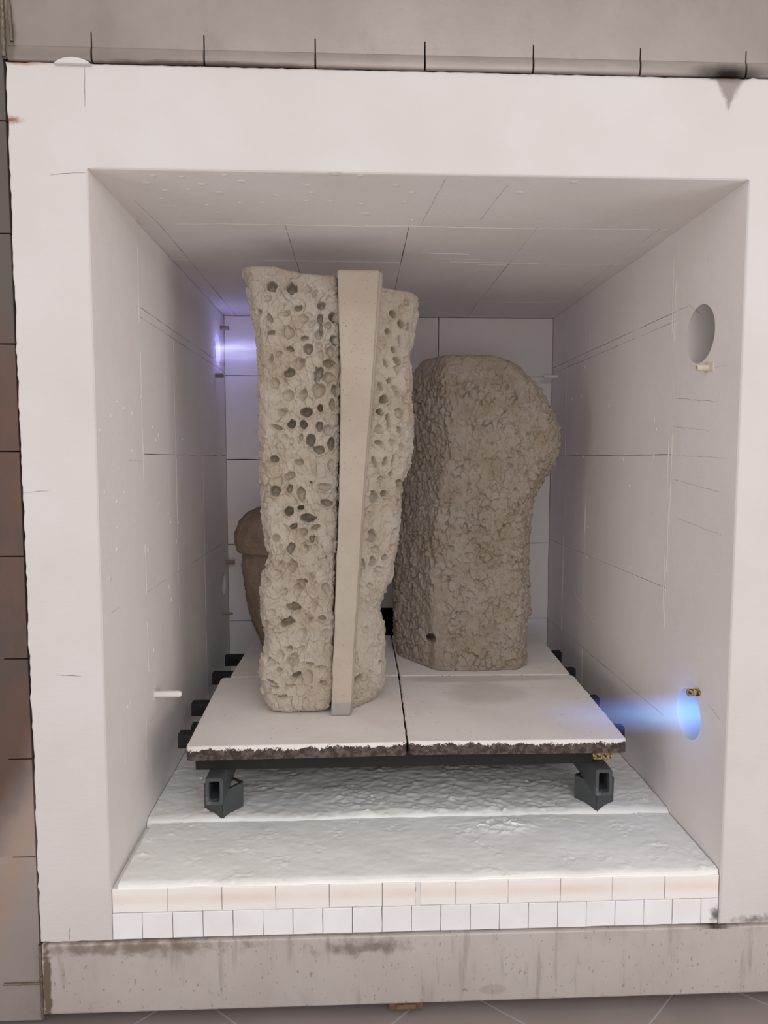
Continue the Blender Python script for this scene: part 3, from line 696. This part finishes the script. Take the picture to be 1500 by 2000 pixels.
# ------------------------------------------------------------------ FURNITURE of the kiln
def post(x, y, zb, label):
    t_ = thing('kiln_post', label, 'kiln post', (x, y, zb), 'square posts under the kiln shelves')
    h = .09-zb; s = .0415
    bm = bmesh.new()
    def rg(r, z): return [bm.verts.new((r*math.cos(a), r*math.sin(a), z)) for a in [math.pi/4+math.pi/2*k for k in range(4)]]
    r = s*math.sqrt(2)
    R0, R1, R2, R3 = rg(r*.985, 0), rg(r, h), rg(r*.78, h), rg(r*.78, h-.012)
    for A, B in ((R0, R1), (R1, R2), (R2, R3)):
        for k in range(4): bm.faces.new((A[k], A[(k+1) % 4], B[(k+1) % 4], B[k]))
    bm.faces.new(R0[::-1])
    bmesh.ops.bevel(bm, geom=[e for e in bm.edges if abs(e.verts[0].co.x-e.verts[1].co.x) < 1e-3 and abs(e.verts[0].co.y-e.verts[1].co.y) < 1e-3 and e.calc_length() > .05], offset=.004, segments=2, affect='EDGES')
    me = bpy.data.meshes.new('post_body'); bm.to_mesh(me); bm.free()
    o = new_obj('post_body', me, M_SIC, t_); o.rotation_euler = (0, 0, math.radians(50 if x < .7 else 33))
    bm = bmesh.new(); vs = [bm.verts.new((r*.78*math.cos(a), r*.78*math.sin(a), h-.003)) for a in [math.pi/4+math.pi/2*k for k in range(4)]]
    v0 = [bm.verts.new((v.co.x, v.co.y, h-.0118)) for v in vs]
    bm.faces.new(vs); bm.faces.new(v0[::-1])
    for k in range(4): bm.faces.new((v0[k], v0[(k+1) % 4], vs[(k+1) % 4], vs[k]))
    me = bpy.data.meshes.new('wash_powder'); bm.to_mesh(me); bm.free()
    o2 = new_obj('wash_powder', me, M_DAUB, t_); o2.rotation_euler = o.rotation_euler; o2['label'] = 'white powder filling the post top'
    return t_
post(.207, .343, .004, 'dark square post set cornerwise under the open end of the left beam')
post(1.297, .343, .004, 'dark square post set cornerwise under the open end of the right beam')
post(.207, 1.28, .012, 'dark square post at the rear end of the left beam, hidden under the shelves')
post(1.297, 1.28, .012, 'dark square post at the rear end of the right beam, hidden under the shelves')

def tube_beam(name, label, group, cx, cz, w_, h_, y0, y1, wall, mat, axis='y'):
    """rectangular hollow section, open ended"""
    bm = bmesh.new(); L = y1-y0
    def prof(w2, h2, r): return round_outline([(-w2, -h2), (w2, -h2), (w2, h2), (-w2, h2)], r, 3)
    out = prof(w_/2, h_/2, .006); inn = prof(w_/2-wall, h_/2-wall, .006)
    rings = []
    for (p, y) in ((out, 0), (out, L), (inn, L), (inn, 0)):
        rings.append([bm.verts.new((q[0], y, q[1]) if axis == 'y' else (y, q[0], q[1])) for q in p])
    n = len(out)
    for A, B in zip(rings, rings[1:]+rings[:1]):
        for k in range(n): bm.faces.new((A[k], A[(k+1) % n], B[(k+1) % n], B[k]))
    bmesh.ops.recalc_face_normals(bm, faces=bm.faces[:])
    me = bpy.data.meshes.new(name); bm.to_mesh(me); bm.free(); smooth(me, .6)
    o = new_obj(name, me, mat)
    o.location = (cx, y0, cz) if axis == 'y' else (y0, cx, cz)
    o['label'] = label; o['category'] = 'beam'; o['group'] = group
    return o
BG = 'open ended beams running from front to back'
tube_beam('support_beam', 'grey hollow beam running front to back, its open end on the left post', BG, .207, .1285, .047, .075, .212, 1.40, .009, M_SIC)
tube_beam('support_beam', 'grey hollow beam running front to back, its open end on the right post', BG, 1.281, .1285, .047, .075, .222, 1.40, .009, M_SIC)
CG = 'dark cross beams under the kiln shelves'
for (yy, xa, xb, lb) in ((.425, .062, 1.410, 'frontmost of the dark cross beams whose ends stick out left of the shelves'),
                         (.490, .085, 1.365, 'dark cross beam lying just behind the frontmost one that sticks out'),
                         (.685, .040, 1.425, 'dark cross beam under the middle of the two front shelves'),
                         (1.005, .043, 1.445, 'dark cross beam under the front part of the two rear shelves'),
                         (1.240, .048, 1.46, 'rearmost dark cross beam, its left end low by the back corner')):
    tube_beam('cross_beam', lb, CG, yy, .1885, .040, .044, xa, xb, .007, M_SICD, 'x')
# flat front rail below the shelf edge with a yellow end piece
t_ = thing('front_rail', 'dark flat rail running right below the front edge of the shelves', 'beam', (.73, .285, .1665))
adopt(new_obj('rail_body', box_mesh('rail_body', (.146, .262, .1665), (1.262, .305, .2105), .003), M_SICD), t_)
o = adopt(new_obj('rail_tip', box_mesh('rail_tip', (1.262, .260, .178), (1.318, .307, .2105), .002), M_SPECK), t_); o['label'] = 'yellow-brown block at the right end'
# thin spacers that carry the shelves
def shelf(label, q, rc):
    pts = round_outline(q, .018, 5); pts = wob_outline(pts, .008, rc)
    me = slab_mesh('kiln_shelf', pts, ((0, 0, .25), (1, 0, 0), (0, 1, 0), (0, 0, 1)), .0385, .005, 3); 
    o = new_obj('kiln_shelf', me, M_SHELF); o['label'] = label; o['category'] = 'kiln shelf'; o['group'] = 'white washed kiln shelves'
    return o
shelf('white washed kiln shelf at front left, carrying the tall pitted sculpture', [(.130, .222), (.7305, .232), (.7430, .812), (.112, .818)], .0006)
shelf('bare white kiln shelf at front right with a faint greenish stain', [(.7355, .236), (1.345, .226), (1.374, .797), (.7470, .810)], .0008)
shelf('white kiln shelf at rear left under the small mushroom-capped sculpture', [(.140, .8225), (.7440, .8165), (.7450, 1.385), (.150, 1.385)], .0005)
shelf('white kiln shelf at rear right under the broad rough sculpture', [(.7485, .8165), (1.368, .8055), (1.40, 1.385), (.7490, 1.385)], .0005)

# ------------------------------------------------------------------ SCULPTURES
ZS = .2502
def interp(tab, zs):
    a = np.array(sorted((z, x) for x, z in tab)); return np.interp(zs, a[:, 0], a[:, 1])
def hole_disp(holes, P, N, front=-.25, kd=1.9):
    h = np.zeros(P.shape[:2]); mask = N[..., 1] < front
    X, Z = P[..., 0], P[..., 2]
    for (hx, hz, rx, rz, d) in holes:
        rr = random.Random(int(hx*1e4+hz*1e3)); an = rr.uniform(-.5, .5)
        rows_ = np.where(np.abs(Z[:, 0]-hz) < rz*2.2+.02)[0]
        if len(rows_) == 0: continue
        a, b = rows_[0], rows_[-1]+1
        dx = X[a:b]-hx; dz = Z[a:b]-hz
        u = (dx*math.cos(an)+dz*math.sin(an))/(rx*1.08); v = (-dx*math.sin(an)+dz*math.cos(an))/(rz*1.08)
        r = np.sqrt(u*u+v*v)
        r = r*(1+.26*vnoise(np.stack([dx*110, dz*110, np.full_like(dx, hx*50)], -1), 3))
        dep = kd*(d if d > .75 else d*.75)*min(rx, rz*1.2, .018)*1.5
        dep = min(dep, .060)
        pit = -dep*np.clip(1-r**2.6, 0, 1)**(.5 if d > .75 else 1.1)
        # lifted lower lip, softer upper lip: thumb pushed in from above
        rim = .0034*d*np.exp(-((r-1.18)/.22)**2)*(1-.5*np.clip(v, -1, 1))
        h[a:b] += (pit+rim)*mask[a:b]
    return h
def rand_holes(n, x0, x1, z0, z1, sd, r0=.006, r1=.013, d=(.3, .8)):
    rr = random.Random(sd)
    return [(rr.uniform(x0, x1), rr.uniform(z0, z1), rr.uniform(r0, r1), rr.uniform(r0, r1)*rr.choice([.5, 1, 1.3]), rr.uniform(*d)) for _ in range(n)]
s1 = thing('tall_pitted_sculpture', 'tall upright clay sculpture with pitted slabs and a smooth tapering spine', 'sculpture', (.5, .5, ZS))
# left slab
zs = np.linspace(ZS, 1.592, 640)
S1L = [(0.258, 1.60), (0.258, 1.586), (0.264, 1.542), (0.279, 1.482), (0.293, 1.406), (0.301, 1.33), (0.302, 1.254), (0.299, 1.177), (0.297, 1.099), (0.299, 1.021), (0.299, 0.943), (0.3, 0.864), (0.313, 0.785), (0.326, 0.737), (0.31, 0.689), (0.297, 0.625), (0.300, 0.545), (0.312, 0.496), (0.299, 0.431), (0.287, 0.374), (0.302, 0.333), (0.306, 0.283), (0.317, 0.234)]
def wavy(tab, zs, sd, amp=.003): 
    P = np.stack([zs*22, zs*0+sd, zs*0], -1); return interp(tab, zs)+amp*fbm(P, sd, 3)
xl = wavy(S1L, zs, 3, .003)-.002
xr = interp([(.542, 1.58), (0.549, 1.284), (0.544, 0.962), (0.527, 0.532), (0.516, 0.25)], zs)-.0035+.0025*fbm(np.stack([zs*11, zs*0, zs*0], -1), 33, 3)
y0 = interp([(.462, 1.6), (.470, 1.0), (.450, .25)], zs)+.006*fbm(np.stack([zs*3, zs*0, zs*0], -1), 4, 2)
def dispL(P, N):
    P0 = P; P = P+.010*np.stack([fbm(P*26, 240, 2), fbm(P*26, 241, 2), fbm(P*26, 242, 2)], -1)
    hd, e = dabs(P*np.array([34, 34, 30.]), 50, .9)
    cr = np.clip((vnoise(P*22, 61)-.05)/.3, 0, 1)
    h =   .0052*hd-.0035*cr*np.exp(-(e/.07)**2)+.005*fbm(P*9, 60, 3)+.0012*fbm(P*60, 70, 3)
    h2, e2 = dabs(P*np.array([75, 75, 55.]), 90, .9); h += .0026*h2-.0022*np.clip((vnoise(P*30, 62)-.1)/.3, 0, 1)*np.exp(-(e2/.08)**2)
    rough_l = rand_holes(60, .28, .55, .28, .8, 5, .007, .017, (.25, .6))
    h = h+hole_disp(LH, P0, N)+hole_disp(rough_l, P0, N)*.6
    return h
plan = [(.0, .30), (.10, .0), (1, 0), (1, 1), (.12, 1)]
wf_ = lambda m: 2.4 if (m[1] < .25 or m[0] < .05) else .7
# top edge dips towards the spine
o = loft('pitted_slab', plan, zs, xl, xr, y0, np.full_like(zs, .105), 330, wf_, (.018, .010), dispL, M_CLAY, s1)
co = np.empty(len(o.data.vertices)*3, np.float32); o.data.vertices.foreach_get('co', co); co = co.reshape(-1, 3)
dip = np.interp(co[:, 0], [.26, .35, .43, .50, .56], [.0, .003, .020, .028, .024]); k_ = np.clip((co[:, 2]-1.3)/.28, 0, 1)**2
co[:, 2] -= dip*k_
lift = np.interp(co[:, 0], [.30, .38, .46, .54], [.018, .0, .006, .014]); kb = np.clip((.34-co[:, 2])/.09, 0, 1)
co[:, 2] += lift*kb*.55*(co[:, 1] < .50)
o.data.vertices.foreach_set('co', co.ravel()); o.data.update()
# right slab, set back at an angle
zs = np.linspace(ZS, 1.545, 560)
S1R = [(0.785, 1.55), (0.792, 1.53), (0.791, 1.476), (0.778, 1.412), (0.768, 1.347), (0.773, 1.283), (0.77, 1.218), (0.779, 1.152), (0.773, 1.07), (0.766, 0.996), (0.741, 0.955), (0.733, 0.905), (0.737, 0.822), (0.725, 0.721), (0.709, 0.654), (0.684, 0.586), (0.67, 0.552), (0.684, 0.467), (0.687, 0.364), (0.684, 0.295), (0.658, 0.252)]
xr = wavy(S1R, zs, 9, .002)+.002; xl = interp([(.60, 1.6), (.58, 1.0), (.545, .25)], zs)
y0 = np.full_like(zs, .475)+.004*fbm(np.stack([zs*4, zs*0, zs*0], -1), 8, 2)+interp([(.01, 1.6), (0., .9), (-.005, .25)], zs)
plan = [(.0, .0), (.35, .10), (.88, .42), (1.0, .62), (.95, 1), (0, 1)]
def dispR(P, N):
    P0 = P; P = P+.010*np.stack([fbm(P*26, 240, 2), fbm(P*26, 241, 2), fbm(P*26, 242, 2)], -1)
    hd, e = dabs(P*np.array([36, 36, 32.]), 150, .9)
    cr = np.clip((vnoise(P*22, 161)-.05)/.3, 0, 1)
    h = .0042*hd-.005*cr*np.exp(-(e/.07)**2)+.004*fbm(P*11, 160, 3)+.0010*fbm(P*60, 170, 3)
    h2, e2 = dabs(P*np.array([75, 75, 60.]), 190, .9); h += .0024*h2
    extra = rand_holes(40, .60, .75, .35, 1.45, 15, .005, .011, (.3, .7))
    return h+hole_disp(RH, P0, N, -.15)+hole_disp(extra, P0, N, -.15)*.5
o = loft('pitted_slab', plan, zs, xl, xr, y0, np.full_like(zs, .20), 300, lambda m: 2.0 if m[1] < .6 and m[0] > .1 else .7, (.02, .016), dispR, M_CLAY, s1)
# spine
zs = np.linspace(ZS, 1.573, 260)
xl = interp([(.541, 1.58), (0.540, 1.566), (0.549, 1.284), (0.544, 0.962), (0.527, 0.532), (0.515, 0.258), (.515, .24)], zs)+.0008*fbm(np.stack([zs*20, zs*0, zs*0], -1), 2, 3)
xr = interp([(.676, 1.58), (0.674, 1.566), (0.652, 1.284), (0.624, 0.961), (0.596, 0.532), (0.580, 0.257)], zs)
plan = [(.0, .0), (.90, .0), (.935, .10), (.965, .12), (1, .22), (1, 1), (0, 1)]
def dispS(P, N): return .0012*fbm(P*12, 260, 3)+.0005*fbm(P*60, 270, 3)
o = loft('smooth_spine', plan, zs, xl, xr, np.full_like(zs, .430), np.full_like(zs, .13), 150, lambda m: 1, (.003, .006), dispS, M_SMOOTH, s1, .03)
o['label'] = 'smooth tapering clay plank standing proud of the pitted slabs'

# broad rough sculpture, rear right
s2 = thing('broad_rough_sculpture', 'broad stooping clay sculpture with rough dabbed surface and small round hole', 'sculpture', (1.0, 1.03, ZS))
zs = np.linspace(ZS, 1.408, 470)
S2R = [(1.10, 1.42), (1.134, 1.405), (1.2, 1.374), (1.277, 1.282), (1.34, 1.189), (1.361, 1.114), (1.354, 1.058), (1.33, 1.001), (1.284, 0.935), (1.256, 0.878), (1.248, 0.773), (1.241, 0.639), (1.247, 0.522), (1.254, 0.454), (1.239, 0.415), (1.236, 0.248)]
S2L = [(0.753, 0.26), (0.738, 0.415), (0.742, 0.618), (0.758, 0.82), (0.775, 1.019), (0.785, 1.216), (0.795, 1.32), (0.808, 1.36), (.835, 1.392), (.85, 1.41)]
xl = wavy(S2L, zs, 13, .0015)+.004; xr = wavy(S2R, zs, 14, .0022)-.004
y0 = interp([(.850, .25), (.862, .9), (.87, 1.2), (.895, 1.34), (.93, 1.41)], zs)
th = interp([(.335, .25), (.34, .9), (.33, 1.15), (.29, 1.34), (.22, 1.41)], zs)
plan = [(.0, .66), (.04, .55), (.255, .03), (.60, .0), (.90, .04), (1, .2), (1, .85), (.9, 1), (.1, 1), (0, .9)]
def disp2(P, N):
    Pw = P+.006*np.stack([fbm(P*30, 340, 2), fbm(P*30, 341, 2), fbm(P*30, 342, 2)], -1)
    hd, e = dabs(Pw*np.array([44, 44, 34.]), 350, .95)
    h2, e2 = dabs(P*np.array([80, 80, 62.])+3, 370, 1.0)
    h3, e3 = dabs(P*np.array([110, 110, 80.])+7, 390, 1.0)
    smooth_zone = np.exp(-(((P[..., 0]-.875)/.035)**2)**2)*np.clip((.62-P[..., 2])/.2, 0, 1)
    k = (1-.8*smooth_zone)*np.clip((1.42-P[..., 2])/.12, .35, 1)
    cr = np.clip((vnoise(P*26, 351)-.0)/.3, 0, 1)
    h = k*(.0090*hd+.0032*h2+.0014*h3-.0075*cr*np.exp(-(e/.08)**2))+.006*fbm(P*5, 360, 2)+.0008*fbm(P*70, 380, 2)
    # scattered small pits
    pr_ = vnoise(P*np.array([70, 70, 60.]), 395); h = h-.0075*np.clip((pr_-.52)/.18, 0, 1)*k
    h = h-.016*smooth_zone*np.clip((.50-P[..., 2])/.2, 0, 1)
    return h
o = loft('clay_body', plan, zs, xl, xr, y0, th, 470, lambda m: 2.0 if (m[1] < .65) else .6, (.006, .016), disp2, M_CLAY2, s2, .08)
# the round hole near its foot goes straight back into the clay
co = np.empty(len(o.data.vertices)*3, np.float32); o.data.vertices.foreach_get('co', co); co = co.reshape(-1, 3)
r = np.sqrt((co[:, 0]-.870)**2+((co[:, 2]-.364)*.85)**2)/.0160
co[:, 1] += np.where(co[:, 1] < 1.02, .09*np.clip(1-r**8, 0, 1)**.4, 0)
o.data.vertices.foreach_set('co', co.ravel()); o.data.update()

# small capped sculpture, rear left
s3 = thing('small_capped_sculpture', 'small clay sculpture with mushroom cap, half hidden behind the tall one', 'sculpture', (.33, 1.13, ZS))
zs = np.linspace(ZS, .855, 240)
half = interp([(.10, .25), (.118, .285), (.150, .36), (.170, .42), (.184, .485), (.188, .547), (.196, .61), (.192, .655), (.214, .668), (.224, .70), (.226, .733), (.203, .785), (.172, .815), (.13, .836), (.06, .852), (.03, .86)], zs)
cx = .334
plan = [(.5+.5*math.cos(a), .5+.5*math.sin(a)) for a in [-math.pi/2+2*math.pi*k/24 for k in range(24)]]
def disp3(P, N):
    hd, e = dabs(P*np.array([40, 40, 28.]), 450, .9); h2, _ = dabs(P*80, 470, .9)
    return .0026*hd+.0012*h2+.004*fbm(P*8, 460, 3)+.001*fbm(P*60, 480, 2)
o = loft('clay_body', plan, zs, cx-half, cx+half, 1.13-half*.85, half*1.7, 220, lambda m: 1, (.004, .01), disp3, M_CLAY3, s3)

# ------------------------------------------------------------------ small fittings in the walls
def fitting(name, label, cat, mesh, mat, base):
    o = new_obj(name, smooth(mesh, .7), mat); o['label'] = label; o['category'] = cat; return o
fitting('peephole_tube', 'short cream ceramic tube in right wall below the upper burner port', 'tube', cyl_mesh('peephole_tube', (W+.03, .158, 1.262), (W-.030, .158, 1.262), .0085, 20, .005), M_TUBE, None)
new_obj('tube_collar', slab_mesh('tube_collar', wob_outline([(.128, 1.250), (.172, 1.250), (.172, 1.276), (.128, 1.276)], .012, .001), ((W, 0, 0), (0, 1, 0), (0, 0, 1), (-1, 0, 0)), .004, .001, 1), M_TUBE, wall_right).location = (-.0015, 0, 0)
fitting('sight_plug', 'short speckled brown tube in right wall above the burning port', 'tube', cyl_mesh('sight_plug', (W+.03, .142, .411), (W-.030, .142, .411), .0095, 20, .004), M_SPECK, None)
fitting('thermocouple_rod', 'white ceramic rod with rounded tip sticking out of left wall', 'rod', cyl_mesh('thermocouple_rod', (-.03, .401, .336), (.078, .401, .336), .0095, 24, 0, .0085), M_ROD, None)
for (y, z, l, r, lb) in ((1.50, 1.598, .036, .010, 'small brown pin at the back left corner above the flame'),
                         (1.374, 1.378, .034, .010, 'small brown pin on left wall just below the back flame'),
                         (1.535, .556, .038, .010, 'small brown pin at the back left corner beside the capped sculpture'),
                         (1.43, .342, .045, .006, 'thin dark pin low at the back left corner')):
    fitting('ceramic_pin', lb, 'pin', cyl_mesh('ceramic_pin', (-.03, y, z), (l, y, z), r, 16, 0, .002), M_PIN, None)
fitting('ceramic_pin', 'thin pale pin at the back right corner behind the broad sculpture', 'pin', cyl_mesh('ceramic_pin', (W+.02, 1.50, 1.395), (W-.062, 1.50, 1.395), .008, 16, 0, .002), M_ROD, None)
# burner nozzles inside the ports
for (x, sgn, (py, pz, pr), par) in ((W, 1, P_UR, wall_right), (W, 1, P_LR, wall_right), (0, -1, P_UL, wall_left), (0, -1, P_LL, wall_left)):
    new_obj('burner_nozzle', smooth(cyl_mesh('burner_nozzle', (x+sgn*.17, py, pz), (x+sgn*.125, py, pz), .032, 24, .022), .7), M_SIC, par)

# ------------------------------------------------------------------ FLAMES (burning gas: emitting volume)
def flame(label, x0, sgn, y, z, L, r0, r1, dens, c_core, c_edge, lamp, rport, wisp=1.0):
    t_ = thing('gas_flame', label, 'flame', (x0, y, z), None)
    # jet body
    n, sg = 26, 28; vs = []; fs = []
    for i in range(n+1):
        u = i/n; x = -.11+u*(L+.11)
        rr = (r0+(r1-r0)*u)*(1 if u < .8 else max(.05, math.sqrt(max(0, 1-((u-.8)/.2)**2))))
        for k in range(sg):
            a = 2*math.pi*k/sg; vs.append((sgn*x, rr*math.cos(a), rr*math.sin(a)))
    for i in range(n):
        for k in range(sg): k2 = (k+1) % sg; fs.append((i*sg+k, i*sg+k2, (i+1)*sg+k2, (i+1)*sg+k))
    fs.append(tuple(range(sg))[::-1]); fs.append(tuple(range(n*sg, (n+1)*sg)))
    me = bpy.data.meshes.new('jet'); me.from_pydata(vs, [], fs); me.update()
    bm = bmesh.new(); bm.from_mesh(me); bmesh.ops.recalc_face_normals(bm, faces=bm.faces[:]); bm.to_mesh(me); bm.free(); smooth(me)
    m = bpy.data.materials.new('burning_gas'); m.use_nodes = True; nt = m.node_tree; nt.nodes.clear()
    out = nt.nodes.new('ShaderNodeOutputMaterial'); em = nt.nodes.new('ShaderNodeEmission'); nt.links.new(em.outputs[0], out.inputs['Volume'])
    tc = nt.nodes.new('ShaderNodeTexCoord'); sp = nt.nodes.new('ShaderNodeSeparateXYZ'); nt.links.new(tc.outputs['Object'], sp.inputs[0])
    def M(op, a, b=None):
        q = nt.nodes.new('ShaderNodeMath'); q.operation = op
        for i_, v_ in enumerate((a, b)):
            if v_ is None: continue
            if isinstance(v_, (int, float)): q.inputs[i_].default_value = v_
            else: nt.links.new(v_, q.inputs[i_])
        return q.outputs[0]
    rad = M('SQRT', M('ADD', M('POWER', sp.outputs[1], 2.), M('POWER', sp.outputs[2], 2.)))
    xx = M('MULTIPLY', sp.outputs[0], float(sgn))
    rloc = M('ADD', r0, M('MULTIPLY', M('MAXIMUM', M('DIVIDE', xx, L), 0.), r1-r0))
    rn = M('DIVIDE', rad, rloc)
    fall = M('MAXIMUM', M('SUBTRACT', 1., rn), 0.)
    fall = M('POWER', fall, .9)
    xf = M('MAXIMUM', M('SUBTRACT', 1., M('MAXIMUM', M('DIVIDE', xx, L), 0.)), 0.)
    xf = M('POWER', xf, 1.1)
    mp = nt.nodes.new('ShaderNodeMapping'); mp.inputs['Scale'].default_value = (3, 22, 22); nt.links.new(tc.outputs['Object'], mp.inputs[0])
    nz = nt.nodes.new('ShaderNodeTexNoise'); nz.inputs['Scale'].default_value = 1.6; nz.inputs['Detail'].default_value = 3; nt.links.new(mp.outputs[0], nz.inputs['Vector'])
    st = M('MULTIPLY', M('MULTIPLY', M('MULTIPLY', fall, xf), M('ADD', .35/wisp, M('MULTIPLY', M('POWER', M('MULTIPLY', nz.outputs[0], 1.7), wisp), .75))), dens)
    cm = nt.nodes.new('ShaderNodeMix'); cm.data_type = 'RGBA'; nt.links.new(M('MINIMUM', M('MULTIPLY', M('MULTIPLY', fall, xf), 1.6), 1.), cm.inputs[0])
    cm.inputs[6].default_value = c_edge; cm.inputs[7].default_value = c_core
    nt.links.new(cm.outputs[2], em.inputs['Color']); nt.links.new(st, em.inputs['Strength'])
    o = new_obj('jet', me, m, t_)
    ld = bpy.data.lights.new('flame_light', 'POINT'); ld.energy = lamp; ld.color = (c_edge[0], c_edge[1], c_edge[2]); ld.shadow_soft_size = .03
    lo = bpy.data.objects.new('flame_light', ld); COL.objects.link(lo); lo.parent = t_; lo.location = (sgn*.05, 0, 0)
    return t_
flame('bright blue gas flame shooting left from the lower port of right wall', W, -1, P_LR[0], P_LR[1]+.003, .44, .064, .042, 11, (.16, .50, 1, 1), (.10, .15, .95, 1), .05, P_LR[2])
flame('pale lilac gas flame from left wall high at the back corner', 0, 1, P_UL[0], P_UL[1], .60, .058, .085, 16, (.66, .66, 1, 1), (.30, .30, 1.0, 1), .30, P_UL[2], 4.0)
